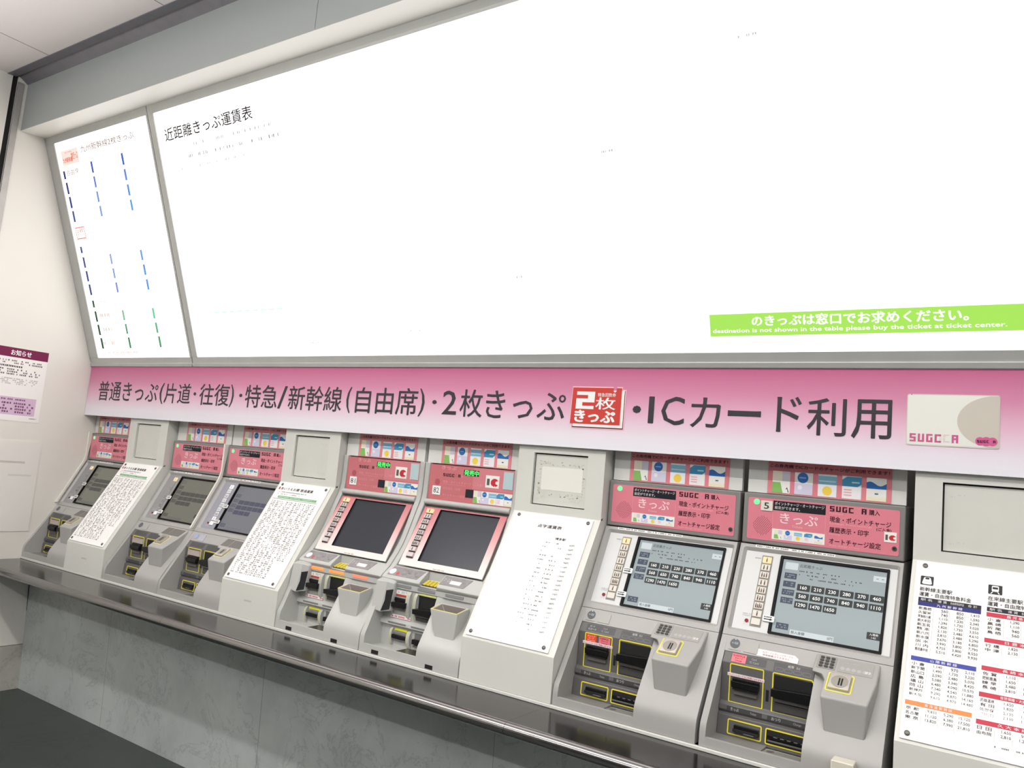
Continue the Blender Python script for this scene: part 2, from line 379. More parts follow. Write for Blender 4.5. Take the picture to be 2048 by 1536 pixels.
def ic_logo(b, F, x0, s0, x1, s1, h):
    w = x1 - x0; t = s1 - s0
    b.rect(F, x0, s0, x1, s1, h, ink(236, 232, 226))
    b.rect(F, x0 + .1 * w, s0 + .27 * t, x0 + .3 * w, s0 + .8 * t, h + .0003, ink(96, 88, 84))
    cx, cy, r = x0 + .68 * w, s0 + .56 * t, .29 * w
    pts = [(cx + r * math.cos(math.radians(a)), cy + r * .85 * math.sin(math.radians(a))) for a in range(35, 326, 15)] + [(cx + r * 1.0, cy - r * .5), (cx + r * .2, cy - r * .22), (cx + r * .2, cy + r * .22), (cx + r, cy + r * .5)]
    b.flat(F, pts, h + .0003, ink(194, 48, 60))
    for k in range(3): b.flat(F, [(cx - r * .6 + k * r * .5, cy + r * .95), (cx - r * .4 + k * r * .5, cy + r * .62), (cx - r * .2 + k * r * .5, cy + r * .95)], h + .0006, ink(236, 232, 226))
def pictogram(b, F, x0, s0, x1, s1, n, h, m):
    w = x1 - x0; t = s1 - s0
    for k in range(n):
        c = x0 + w * (k + .5) / n * .8 + w * .1; tall = 1.0 if (k % 2 == 0 or n == 2) else 0.75
        top = s0 + t * (.12 + (1 - tall) * .5)
        b.rect(F, c - w * .065, top + t * .22, c + w * .065, s1 - t * .14, h, m); b.disc(F, c, top + t * .1, w * .065, h, m, 8)
BTNPIC = (1, 2, 3, 2, 3, 3, 4, 1, 0)

# ------------------------------------------------------------------ grey ticket machine
def grey_machine(x0, label, o=None):
    o = o or {}
    far = o.get('far', False)
    R = thing('ticket_machine', label, 'ticket machine', (x0 + 0.244, -0.05, SHELF_Z + 0.011), 'grey ticket machines')
    W = 0.4875; XL = x0 + 0.0015; XR = x0 + W - 0.001; Z0 = SHELF_Z + 0.012
    # plate above the machine
    b = MB(); b.box(x0 + 0.008, x0 + 0.485, 0.078, 0.095, 1.502, 1.70, mat('top_plate', (216, 217, 212), 0.3)); b.build('top_panel', R, 'pale plate behind the poster')
    # header
    b = MB(); b.box(XL, XR, 0.062, 0.29, 1.3355, 1.5, GREYD); hh = b.build('header_housing', R, bevel=0.004)
    F = vert(x0, 0.062, 1.5)
    b = MB(); b.slab(F, .0175, .0145, .4715, .150, -0.002, .0012, PINK, .006)
    h = .0018
    if not o.get('nospk'):
        for i in range(-8, 9):
            for j in range(-8, 9):
                u, v = i * .0066 + (j % 2) * .0033, j * .0042
                if (u / .030) ** 2 + (v / .030) ** 2 <= 1: b.disc(F, .0665 + u, .1035 + v, .0013, h, ink(88, 44, 52), 6)
    b.rect(F, .0985, .0195, .2605, .0505, h, ink(24, 24, 30))
    b.text(F, 'ポイントチャージ・オートチャージ', .1035, .0225, .2565, .0335, h + .0004, ink(222, 220, 218), .006)
    b.text(F, '設定ができます。', .1035, .0362, .183, .0462, h + .0004, ink(222, 220, 218), .006)
    b.ring(F, .0985, .0505, .2612, .1085, .0007, h - .0001, h, ink(236, 168, 176))
    b.text(F, 'きっぷ', .122, .0575, .238, .0895, h, ink(244, 214, 216), .012)
    b.text(F, 'Tickets', .160, .0925, .193, .1005, h, ink(240, 180, 186))
    b.rect(F, .0985, .1095, .261, .143, h, ink(238, 236, 228))
    for i in range(5): card(b, F, .1055 + i * .0312, .1125, .1305 + i * .0312, .140, i, h + .0003)
    dk = ink(52, 20, 30); lt = ink(238, 172, 180)
    px_letters(b, F, 'SUGOCA', .2725, .0198, .0138, .0165, dk, h, {4: ink(226, 150, 158)})
    b.text(F, '購入', .386, .0200, .4165, .0365, h, dk, .012)
    b.text(F, 'Purchase', .2725, .0385, .312, .0455, h, lt)
    b.text(F, '現金・ポイントチャージ', .2735, .0515, .4485, .0690, h, dk, .012)
    b.text(F, 'Recharge, Points exchange', .2735, .0705, .396, .0775, h, lt)
    b.text(F, '(ご入金)', .408, .0715, .4495, .0825, h, dk, .012)
    b.text(F, '履歴表示・印字', .2735, .0845, .387, .1020, h, dk, .012)
    b.text(F, 'History', .2735, .1035, .305, .1105, h, lt)
    b.text(F, 'オートチャージ設定', .2745, .1185, .422, .1365, h, dk, .012)
    b.text(F, 'Auto charge service', .2745, .1380, .362, .1450, h, lt)
    b.build('header_panel', hh, 'pink printed header panel')
    b = MB(); b.disc(F, .045, .0285, .0095, .0035, LAMPG, 20, 0.0); b.build('status_lamp', hh, 'glowing green round lamp')
    b = MB(); b.disc(F, .4595, .1285, .0068, .004, SCREW, 16, 0.0); b.disc(F, .4595, .1285, .003, .0044, BLACKM, 10); b.build('lock', hh, 'dark round key lock')
    if o.get('number'):
        b = MB(); b.slab(F, .0595, .0225, .0965, .0545, 0.001, .0045, mat('number_plate', (222, 220, 208), 0.4), .002); b.text(F, o['number'], .070, .0285, .0855, .0485, .005, ink(50, 54, 58), .012); b.build('number_plate', hh, 'cream plate with the number 5')
    if o.get('ic'):
        b = MB(); b.slab(F, .4305, .081, .4645, .1115, .001, .0022, ink(236, 232, 226)); ic_logo(b, F, .4305, .081, .4645, .1115, .0026); b.build('sticker', hh, 'white sticker with a grey and red logo')
    # screen section
    S = slope(x0, (.06, 1.333), (-.08, 1.057)); L = .3095
    b = MB()
    A = rr(.0015, .0005, W - .001, L, 0); B_ = rr(.013, .011, .4785, .292, .008); C_ = rr(.0225, .0205, .4725, .283, .004)
    # outer skirt
    b.extr([(.059, 1.3325), (.092, 1.3325), (-.045, 1.0575), (-.0795, 1.0575)], XL, x0 + .006, GREY); b.extr([(.059, 1.3325), (.092, 1.3325), (-.045, 1.0575), (-.0795, 1.0575)], x0 + .482, XR, GREY); b.extr([(.088, 1.333), (-.049, 1.0575), (.29, 1.0575), (.29, 1.333)], XL, XR, GREY)
    def ringq(P, Q, h0, h1):
        n = len(Q); ang = lambda p: math.atan2(p[1] - .15, p[0] - .244)
        if len(P) == 4:
            out = []
            for q in Q:
                i = Q.index(q) // (n // 4)
                out.append([(W - .001, .0005), (W - .001, L), (.0015, L), (.0015, .0005)][min(3, i)])
            P = out
        pts = [S.p(x, t, h0) for x, t in P] + [S.p(x, t, h1) for x, t in Q]
        b.mesh(pts, [(i, (i + 1) % n, n + (i + 1) % n, n + i) for i in range(n)], GREY)
    ringq(A, B_, .0, .0); ringq(B_, C_, .0, -.009)
    hs = b.build('screen_housing', R)
    pm = o.get('panel', GLAREP)
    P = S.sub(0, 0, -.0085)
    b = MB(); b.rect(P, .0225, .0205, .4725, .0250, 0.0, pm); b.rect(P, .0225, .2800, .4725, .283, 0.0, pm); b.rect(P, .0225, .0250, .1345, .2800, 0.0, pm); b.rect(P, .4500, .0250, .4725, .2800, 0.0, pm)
    b.marks(P, .053, .040, .072, .046, 1, ink(150, 152, 154), .0006, 1, 3)
    b.marks(P, .049, .228, .078, .240, 2, ink(176, 178, 178), .0006, 1, 4)
    b.marks(P, .055, .262, .076, .270, 1, ink(196, 198, 198), .0006, 1, 5)
    b.disc(P, .0645, .2535, .0085, .0006, ink(206, 206, 204), 14)
    b.build('control_panel', R)
    b = MB(); b.disc(P, .0645, .2535, .0058, .003, ink(128, 34, 40), 14, 0.0); b.build('call_button', R, 'small dark red round button')
    b = MB(); b.slab(P, .0755, .0315, .1095, .268, 0.0, .0012, mat('button_strip', (122, 116, 104), 0.4)) if not far else b.slab(P, .0765, .0325, .1085, .267, 0.0, .0006, pm)
    st = b.build('button_strip', R, 'brown strip of passenger count buttons' if not far else None)
    for k in range(9):
        t0 = .0365 + k * .0257; n = BTNPIC[k]
        lit = k == 0
        m = (glow('lit_white_button', (244, 240, 240), 1.0) if o.get('blue') else BTNLIT) if lit else (BTN if not far else (mat('dim_button', (158, 157, 154), .4) if o.get('dim') and k not in (8,) else mat('bright_button', (232, 232, 238), .4)))
        b = MB(); b.slab(P, .079, t0, .106, t0 + .0205, .001, .0035, m, .0015)
        pictogram(b, P, .079, t0, .106, t0 + .0205, n, .004, ink(92, 62, 48) if not far else ink(120, 118, 120)); b.build('button', st, ('lit white button' if o.get('blue') else 'lit orange button') if lit else None)
    # arrow tabs beside the screen
    for t0 in o.get('tabs', (.1455, .2315)):
        b = MB(); b.slab(P, .112, t0, .147, t0 + .019, .003, .0055, ink(232, 232, 230), .003)
        b.marks(P, .116, t0 + .002, .138, t0 + .008, 1, ink(60, 60, 62), .006, 1, 8)
        b.rect(P, .116, t0 + .0105, .136, t0 + .0135, .006, ink(30, 30, 30)); b.flat(P, [(.134, t0 + .0085), (.143, t0 + .012), (.134, t0 + .0155)], .006, ink(30, 30, 30))
        b.build('arrow_tab', R, 'white tab with a black arrow')
    # screen in a black bezel
    b = MB(); b.ring(P, .133, .0240, .4515, .2815, .0075, -.010, .0035, mat('bezel_black', (11, 11, 12), .5, spec=.15), .003); b.rect(P, .138, .028, .448, .278, -.0065, BLACKM)
    bz = b.build('screen_bezel', R, 'black screen bezel')
    bgm, keym, txtm, menum = o['screen']
    b = MB(); hS = -.0055
    b.rect(P, .1415, .032, .447, .2745, hS, bgm)
    hS += .0004
    b.rect(P, .1500, .0405, .1885, .0640, hS, o['pale'])
    for t0 in (.0757, .1030, .1300, .1567, .2395): b.rect(P, .1520, t0, .1890, t0 + .0195, hS, menum); b.marks(P, .157, t0 + .003, .184, t0 + .0165, 2, o['mark'], hS + .0003, 1, int(t0 * 1e4), dens=.2)
    b.rect(P, .4075, .0470, .4435, .0650, hS, o['pale']); b.marks(P, .416, .054, .436, .058, 1, menum, hS + .0003, 1, 77)
    if not far:
        b.text(P, '近距離きっぷ', .1930, .0415, .2610, .0525, hS, txtm)
        b.marks(P, .1940, .0615, .3115, .0690, 1, txtm, hS, 1, 31, dens=.1, ch=.45); b.marks(P, .1950, .0725, .3760, .0805, 1, txtm, hS, 1, 32, dens=.1, ch=.45); b.marks(P, .1965, .0840, .3545, .0915, 1, txtm, hS, 1, 33, dens=.1, ch=.45)
    FARES = ('160', '210', '230', '280', '370', '460', '560', '650', '740', '840', '940', '1110', '1290', '1470', '1650')
    for k, v in enumerate(FARES):
        c, r = k % 6, k // 6; kx = .1952 + c * .04175; kt = .1078 + r * .0279
        b.slab(P, kx, kt, kx + .0385, kt + .0215, hS - .0002, hS + .0002, keym, .002)
        if not far: b.text(P, v, kx + .0192, kt + .0055, kx + .0192, kt + .0160, hS + .0005, ink(238, 240, 238) if not o.get('dim') else txtm, .018, True, 'c')
    b.rect(P, .1950, .2545, .3200, .2715, hS, o['pale'])
    if not far:
        b.text(P, '投入金額', .1985, .2575, .2380, .2665, hS + .0004, txtm, .01); b.text(P, '0円', .3020, .2580, .3170, .2665, hS + .0004, txtm, .006)
    b.slab(P, .4070, .2210, .4450, .2420, hS - .0002, hS + .0002, keym, .002)
    if not far:
        b.text(P, '入場券', .4140, .2238, .4380, .2310, hS + .0005, ink(228, 230, 228), .01); b.text(P, '140', .4200, .2335, .4320, .2395, hS + .0005, ink(210, 214, 212))
    b.build('screen', bz, o.get('scrlabel'))
    # paper strip over the screen
    b = MB(); b.slab(S, .0500, .0005, .2950, .0090, 0, .0008, ink(236, 234, 230)); b.marks(S, .054, .0015, .291, .008, 1, ink(96, 92, 92), .0012, 1, 12, dens=.45); b.build('paper_strip', R, 'white printed strip over the screen')
    # ---- lower section
    YR, ZR = (-.08, 1.055), (-.235, .822)
    side = [(-.08, 1.0555), (-.235, .822), (-.2395, .80), (-.24, Z0), (.28, Z0), (.28, 1.0555)]
    b = MB()
    b.extr(side, XL, x0 + .020, GREY)
    b.extr([(-.08, 1.0555), (-.107, 1.0135), (-.10, .999), (.28, .999), (.28, 1.0555)], x0 + .020, x0 + .288, GREY)
    cur = curve([(-.08, 1.0555), (-.112, 1.006), (-.152, .945), (-.190, .893), (-.222, .846), (-.2365, .818), (-.24, .785), (-.24, Z0)]) + [(.28, Z0), (.28, 1.0555)]
    b.extr(cur, x0 + .288, XR, GREY)
    b.box(x0 + .020, x0 + .288, -.24, .28, Z0, .770, GREY); b.box(x0 + .020, x0 + .288, -.24, -.228, .770, .784, GREY)
    b.box(x0 + .020, x0 + .170, -.228, -.14, .770, .777, GREYD)
    hl = b.build('lower_housing', R, bevel=0.0035)
    # dark card panel
    b = MB(); b.extr([(-.1065, 1.012), (-.1265, .984), (-.1265, .872), (-.136, .862), (-.138, .848), (-.130, .840), (-.140, .834), (-.145, .772), (.1, .772), (.1, 1.012)], x0 + .0205, x0 + .2875, GREYC); cp = b.build('card_panel', R, 'dark grey panel with card and cash slots', bevel=0.002)
    U = slope(x0, (-.1065, 1.012), (-.1265, .984)); V = vert(x0, -.1265, .984); Lg = vert(x0, -.1375, .862); D = slope(x0, (-.140, .834), (-.145, .772))
    def lab(F2, x, t, x1, t1, txt):
        b = MB(); b.rect(F2, x, t, x1, t1, .0004, GREYL)
        for q in (txt if not far else ()): b.text(F2, q[0], q[1], q[2], q[3], q[4], .0008, ink(*q[5]), .006)
        for k in range(4 if txt and txt[0][0] == '紙幣' and not far else 0): b.ring(U, .178 + k * .026, .0185, .2005 + k * .026, .0295, .0006, .0003, .0007, ink(150, 150, 150), .003)
        b.build('slot_label', cp, 'darker caption strip')
    w1, w2 = (204, 204, 202), (172, 172, 170)
    lab(U, .0445, .004, .150, .029, ([('カード', .056, .008, .074, .015, w1), ('ICカード', .053, .018, .082, .025, w1)] if o.get('orangecard') else []) + [('Card', .105, .008, .120, .014, w2), ('IC Card', .102, .018, .128, .0245, w2)])
    lab(U, .172, .004, .2865, .0335, [('紙幣', .212, .006, .229, .0145, w1), ('Bill', .236, .007, .246, .0140, w2)])
    lab(Lg, .0460, .0015, .1500, .0145, [('きっぷ', .058, .0035, .082, .0125, w1), ('Ticket', .116, .005, .134, .0115, w2)])
    lab(Lg, .166, .0015, .2870, .0145, [('おつり', .178, .0035, .204, .0125, w1), ('Change', .240, .005, .262, .0125, w2)])
    def slot(name, Fm, x, t, x1, t1, lab, w=.0032):
        b = MB(); b.ring(Fm, x, t, x1, t1, w, -.0005, .0012, YEL, .005); return b.build(name, R, lab)
    s1 = slot('card_slot', V, .0455, .001, .1480, .1145, 'card slot outlined in yellow')
    b = MB(); b.slab(V, .058, .040, .136, .048, 0, .012, BLACK); b.prism(V, [(.056, .048), (.138, .048), (.136, .066), (.058, .066)], 0, .019, BLACK); b.slab(V, .060, .067, .134, .073, 0, .014, BLACKM); b.slab(V, .062, .074, .132, .088, 0, .007, JAW); b.build('slot_mouth', s1, 'black slot mouth', bevel=.001)
    s2 = slot('banknote_slot', V, .1725, .001, .2870, .1155, 'banknote slot outlined in yellow')
    b = MB(); b.rect(V, .178, .008, .2865, .074, .0012, BLACKM); b.prism(V, [(.176, .044), (.287, .038), (.287, .068), (.176, .066)], 0, .026, BLACK); b.slab(V, .180, .070, .2865, .080, 0, .014, JAW); b.slab(V, .180, .084, .2865, .108, 0, .005, mat('jaw_dark', (70, 68, 66), .4)); b.build('slot_mouth', s2, 'black slot mouth', bevel=.001)
    b = MB(); b.slab(V, .1560, .056, .1640, .088, 0, .001, BLACKM); b.build('sensor_window', cp)
    s3 = slot('ticket_outlet', D, .0525, .008, .1535, .0515, 'ticket outlet outlined in yellow')
    b = MB(); b.slab(D, .074, .021, .146, .031, 0, .010, BLACK); b.slab(D, .072, .031, .147, .040, 0, .013, BLACKM); b.slab(D, .105, .038, .135, .041, 0, .0145, JAW); b.build('slot_mouth', s3, 'black slot mouth', bevel=.001)
    s4 = slot('change_outlet', D, .1640, .008, .2870, .0525, 'change outlet outlined in yellow')
    b = MB(); b.rect(D, .168, .0125, .287, .048, .0012, BLACKM); b.slab(D, .172, .024, .287, .034, 0, .010, BLACK)
    for k in range(5): b.slab(D, .190 + k * .019, .026, .201 + k * .019, .029, .009, .0112, JAW)
    b.slab(D, .172, .038, .287, .043, 0, .009, JAW); b.build('slot_mouth', s4, 'black slot mouth', bevel=.001)
    Tr = Fr((x0, -.14, .7775), (0, -1, 0)); b = MB()
    b.prism(Fr((x0, -.165, .7705), (0, -1, 0)), [(.178, .004), (.186, -.002), (.2875, -.004), (.2875, .060), (.170, .056), (.168, .02)], 0, .003, GREYD); b.disc(Fr((x0, -.165, .7705), (0, -1, 0)), .190, .012, .011, .0034, ink(98, 95, 90), 14); b.build('change_tray', hl, 'shallow grey coin tray', bevel=.0015)
    # coin block
    T = slope(x0, (-.08, 1.0555), (-.216, .964))
    b = MB()
    def tp(x, t): return T.p(x, t, .0012)
    topo = [(.2845, .004), (.4555, .004), (.4555, .08), (.4445, .163), (.3235, .163), (.3225, .098), (.312, .080), (.2845, .078)]
    # bottom outline of the block
    bot = [(.2845, -.06, 1.03), (.4555, -.06, 1.03), (.4555, -.10, .96), (.4395, -.203, .868), (.3345, -.203, .868), (.330, -.12, .92), (.312, -.08, .96), (.2845, -.08, .99)]
    n = len(topo); P_ = [tp(*q) for q in topo] + [(x0 + q[0], q[1], q[2]) for q in bot]
    b.mesh(P_, [tuple(range(n))] + [(i, n + i, n + (i + 1) % n, (i + 1) % n) for i in range(n)] + [tuple(range(2 * n - 1, n - 1, -1))], GREY)
    ob = b.build('coin_unit', R, 'protruding block with coin slot', bevel=.005, seg=3)
    hT = .0014
    if not far:
        b = MB(); b.slab(T, .2925, .0100, .3435, .0605, 0, .0022, KEYG, .003); kp = b.build('keypad', ob)
        for r in range(4):
            for c in range(3):
                b = MB(); b.slab(T, .2985 + c * .0145, .0150 + r * .0112, .3095 + c * .0145, .0225 + r * .0112, .002, .0048, KEYD, .003); b.build('key', kp)
    else:
        b = MB(); b.slab(T, .2925, .0100, .3435, .0605, 0, .0022, mat('keypad_far', (108, 105, 100), .4), .003); b.build('keypad', ob)
    b = MB(); b.slab(T, .3485, .0115, .4410, .0615, 0, .0022, mat('dull_label', (158, 156, 152), .35) if not far else mat('keypad_far', (108, 105, 100), .4), .001)
    if not far:
        for k in range(5): b.disc(T, .362 + k * .0145, .047, .0062, .0026, ink(176, 174, 170), 12)
        b.text(T, '硬貨', .4205, .042, .4365, .0525, .003, ink(232, 230, 226), .01); b.marks(T, .372, .020, .402, .026, 1, ink(172, 170, 166), .0026, 1, 5)
    b.build('coin_label', ob)
    b = MB(); b.ring(T, .3305, .0690, .3985, .1385, .0032, .001, .0021, YEL if not far else YELP, .006); b.build('slot_outline', ob, 'yellow outline round the coin slot')
    b = MB(); b.slab(T, .3375, .0755, .3920, .1315, .001, .010, STEEL, .004); b.dome(T, .3655, .1050, .0225, .010, -.006, STEEL); b.disc(T, .3655, .1050, .0225, .0103, mat('steel_dish', (168, 164, 156), .3, metal=.7), 22)
    b.slab(T, .3620, .0925, .3665, .1200, .0101, .0108, BLACKM); b.slab(T, .3690, .0925, .3735, .1200, .0101, .0108, BLACKM); b.build('coin_slot', ob, 'steel coin slot plate', bevel=.0012)
    # round badge and blank plate
    E_ = slope(x0, (-.08, 1.0555), (-.235, .822))
    b = MB(); b.disc(E_, .0465, .0235, .0150, .0008, ink(96, 100, 104) if not o.get('blue') else ink(150, 164, 196), 22)
    if not far: b.text(E_, '4ヶ国語', .0365, .0185, .0565, .0265, .0012, ink(190, 192, 192), .004); b.disc(E_, .0465, .0105, .0016, .0012, ink(236, 236, 236), 8); b.marks(E_, .030, .0415, .064, .047, 1, ink(150, 148, 144), .0008, 1, 9)
    b.build('badge', hl, 'round grey badge')
    b = MB(); b.slab(E_, .0760, .0105, .1185, .0445, 0, .0012, mat('blank_plate', (164, 163, 158), .4) if not o.get('blue') else ink(172, 172, 182), .001); b.build('blank_plate', hl)
    def sticker(Fm, x, t, x1, t1, m, lab, txt=None, tm=None, r=.0008, lift=.0016):
        b = MB(); b.slab(Fm, x, t, x1, t1, lift - .001, lift, m, r)
        for q in (txt or []): b.text(Fm, q[0], q[1], q[2], q[3], q[4], lift + .0004, tm, .008)
        return b.build('sticker', R, lab)
    if o.get('orangecard'):
        sticker(V, .0505, .0060, .0895, .0290, ink(232, 78, 50), 'orange red sticker by the card slot', [('オレンジ', .056, .0075, .084, .0135), ('カード', .060, .0150, .080, .0205), ('Orange Card', .056, .0222, .084, .0272)], ink(250, 214, 196))
        sticker(V, .0985, .0060, .1405, .0320, ink(232, 120, 132), 'pink sticker by the card slot', [('SUGOCA', .102, .0085, .134, .0140), ('チャージ', .108, .0165, .132, .0220), ('Charge', .108, .0245, .132, .0290)], ink(110, 30, 46))
    elif not far:
        sticker(U, .0465, .0035, .0900, .0305, ink(236, 124, 134), 'pink sticker above the card slot', [('SUGOCA', .050, .0065, .086, .0125), ('チャージ', .057, .0150, .080, .0205), ('Charge', .058, .0230, .079, .0275)], ink(110, 30, 46))
    if not far:
        sticker(V, .0400, .0285, .1500, .0375, ink(240, 224, 226), 'narrow white warning sticker across the card slot', [('クレジットカードはご利用になれません', .042, .0300, .148, .0362)], ink(172, 44, 62), lift=.0022)
    else:
        b = MB(); b.slab(V, .050, .012, .145, .036, 0, .006, mat('satin_flap', (190, 182, 176), .35, metal=.3)); b.marks(V, .052, .014, .143, .020, 1, ink(214, 150, 156), .0065, 1, 3); b.build('sticker', R, 'pale strip over the card slot')
    if o.get('icsticker'):
        b = MB(); b.prism(E_, [(.1165, .0255), (.2255, .0255), (.2375, .034), (.2365, .0490), (.1165, .0475)], 0, .0012, ink(242, 230, 228))
        b.text(E_, 'ICカードとオレンジカードの', .134, .0300, .222, .0360, .0016, ink(132, 66, 72)); b.text(E_, '併用精算はできません', .134, .0385, .214, .0445, .0016, ink(132, 66, 72)); b.build('sticker', R, 'white notice sticker with cut corners')
    if o.get('frontbox'):
        b = MB(); b.box(x0 + .372, x0 + .428, -.285, -.2415, SHELF_Z + .012, .828, mat('beige_box', (206, 202, 186), .4)); b.build('front_box', R, 'small beige box on the front', bevel=.003)
    if o.get('side'):
        xs = o['side']; b = MB()
        b.extr([(.040, 1.505), (.040, 1.36), (.030, 1.325), (-.10, 1.07), (-.085, 1.07), (.05, 1.33), (.07, 1.5)], xs, xs + .010, mat('pale_edge', (226, 224, 214), .4)); b.build('edge_strip', R, 'pale edge strip along the side', bevel=.002)
    return R

LIT = (glow('screen_lit', (164, 178, 180), 0.66, .25, .22), glow('screen_key', (52, 60, 62), 0.4, .12, .3), glow('screen_ink', (66, 72, 74), 0.4, .1), glow('screen_menu', (70, 82, 104), 0.55, .12))
PALEUI = glow('screen_pale', (204, 214, 216), 0.80); MARKUI = glow('screen_mark', (140, 152, 172), 0.6)
DIM = (glow('screen_dim', (150, 148, 132), 0.40, .3, .25), glow('screen_dim_key', (92, 92, 88), 0.35), glow('screen_dim_ink', (100, 98, 92), 0.5), glow('screen_dim_menu', (100, 98, 94), 0.5))
BLU = (glow('screen_blue', (156, 156, 164), 0.42, .3, .25), glow('screen_blue_key', (96, 98, 130), 0.38), glow('screen_blue_ink', (110, 110, 126), 0.5), glow('screen_blue_menu', (112, 112, 128), 0.5))
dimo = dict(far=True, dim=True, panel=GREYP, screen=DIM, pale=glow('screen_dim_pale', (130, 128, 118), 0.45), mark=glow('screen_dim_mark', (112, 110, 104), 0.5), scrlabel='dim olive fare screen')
bluo = dict(far=True, panel=GREYP_BLUELIT, screen=BLU, pale=glow('screen_blue_pale', (146, 146, 154), 0.45), mark=glow('screen_blue_mark', (132, 134, 152), 0.5), scrlabel='bluish fare screen', blue=True)
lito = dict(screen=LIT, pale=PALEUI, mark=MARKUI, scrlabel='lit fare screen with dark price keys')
grey_machine(0.000, 'grey ticket machine in the corner against the left wall, half hidden by a fare sheet', dict(dimo, side=0.002))
grey_machine(0.863, 'grey ticket machine with dim olive screen, right of the leftmost cream column', dict(dimo, side=0.863 + .476))
grey_machine(1.350, 'grey ticket machine with bluish screen and bright white buttons beside it', bluo)
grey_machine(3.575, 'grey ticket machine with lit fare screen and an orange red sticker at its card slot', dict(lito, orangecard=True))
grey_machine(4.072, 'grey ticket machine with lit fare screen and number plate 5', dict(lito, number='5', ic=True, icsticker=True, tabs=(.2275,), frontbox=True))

# ------------------------------------------------------------------ pale ticket machine with pink screen surround
PINKZ = ramp_z('pink_to_white_print', [(.30, (228, 226, 222)), (.37, (226, 214, 210)), (.47, (214, 158, 158)), (.57, (192, 108, 114))])
def pale_machine(x0, number, label, lights):
    R = thing('ticket_machine', label, 'ticket machine', (x0 + 0.244, -0.05, SHELF_Z + 0.011), 'pale ticket machines')
    W = .4875; XL = x0 + .0015; XR = x0 + W - .001; Z0 = SHELF_Z + .012
    b = MB(); b.box(x0 + .004, x0 + .474, .062, .085, 1.504, 1.70, mat('top_plate', (216, 217, 212), 0.3)); b.build('top_panel', R, 'pale plate behind the poster')
    edge = curve([(.050, 1.505), (.048, 1.385), (.040, 1.340), (.020, 1.295), (-.045, 1.155), (-.135, 1.042)])
    b = MB()
    for xa, xb in ((XL, x0 + .027), (x0 + .461, XR)): b.extr(edge + [(.28, 1.042), (.28, 1.505)], xa, xb, PALE)
    b.extr([(.075, 1.503), (.075, 1.345), (.060, 1.318), (-.082, 1.074), (.28, 1.074), (.28, 1.503)], x0 + .025, x0 + .463, PALE)
    b.build('upper_housing', R, bevel=.004)
    # header
    F = vert(x0, .054, 1.5); b = MB(); b.slab(F, .028, .001, .4605, .1475, -.004, 0, PINKD, .002); h = .0006
    pale = ink(226, 152, 156); dk = ink(54, 26, 32)
    b.text(F, 'きっぷ', .0915, .0040, .1690, .0190, h, ink(236, 176, 178))
    px_letters(b, F, 'SUGOCA', .1015, .0355, .0118, .0125, dk, h, {4: ink(180, 96, 100)})
    b.text(F, '購入', .1985, .0365, .2060, .0475, h, pale)
    b.text(F, '現金・ポイントチャージ（ご入金）', .1030, .0640, .3100, .0760, h, pale); b.rect(F, .103, .0795, .225, .0803, h, pale)
    b.text(F, '履歴表示・印字', .1050, .0920, .1975, .1030, h, pale)
    b.text(F, 'オートチャージ設定', .1065, .1190, .2240, .1310, h, pale)
    b.disc(F, .0735, .0740, .0135, h, ink(170, 88, 94), 18); b.rect(F, .258, .001, .4605, .0885, h - .0003, ink(206, 128, 134))
    b.build('header_panel', R, 'rose printed header panel')
    b = MB(); b.slab(F, .2085, .0130, .2865, .0370, 0, .0008, ink(60, 30, 34)); b.text(F, '発売中', .2120, .0140, .2850, .0360, .0014, LEDG, .03); b.build('led_display', R, 'green lit letters')
    b = MB(); b.slab(F, .0525, .0910, .0950, .1275, 0, .003, ink(240, 240, 236), .001); b.text(F, number, .0590, .0980, .0885, .1200, .0034, ink(60, 62, 64)); b.build('number_plate', R, 'white plate with the number ' + number)
    b = MB(); b.slab(F, .3225, .0270, .3890, .0765, 0, .001, ink(236, 232, 226)); ic_logo(b, F, .3225, .0270, .3890, .0765, .0013); b.build('sticker', R, 'white sticker with a grey and red logo')
    b = MB(); b.slab(F, .4095, .0075, .4560, .0765, 0, .002, mat('pale_blue_film', (178, 200, 204), .3), .001); b.build('card_film', R, 'pale blue film patch')
    b = MB(); b.slab(F, .2265, .0920, .2655, .1260, 0, .001, ink(34, 38, 44)); b.build('black_window', R)
    b = MB(); b.slab(F, .2675, .0930, .4590, .1440, 0, .001, ink(214, 176, 180))
    for i in range(5): card(b, F, .2690 + i * .0380, .0945, .3055 + i * .0380, .1425, i, .0013)
    b.build('card_strip', R, 'strip of five card pictures')
    # roll bar
    b = MB(); n = 16; P = []
    for x in (x0 + .027, x0 + .461):
        P += [(x, .046 + .013 * math.cos(2 * math.pi * k / n), 1.340 + .0125 * math.sin(2 * math.pi * k / n)) for k in range(n)]
    b.mesh(P, [(k, (k + 1) % n, n + (k + 1) % n, n + k) for k in range(n)], PALE, True); b.mesh(P, [tuple(range(n)), tuple(range(2 * n - 1, n - 1, -1))], PALE); b.build('roll_bar', R)
    # screen
    S = slope(x0, (.040, 1.335), (-.115, 1.065)); b = MB()
    b.ring(S, .040, .0185, .4575, .2875, .001, -.004, .0, PINKZ)
    for q in (((.040, .0185), (.4575, .0185), (.4265, .0245), (.1260, .0245)), ((.4575, .0185), (.4575, .2875), (.4265, .2600), (.4265, .0245)), ((.4575, .2875), (.040, .2875), (.1260, .2600), (.4265, .2600)), ((.040, .2875), (.040, .0185), (.1260, .0245), (.1260, .2600))): b.flat(S, q, 0, PINKZ)
    b.ring(S, .1260, .0245, .4265, .2600, .0003, -.010, -.0001, BLACKM)
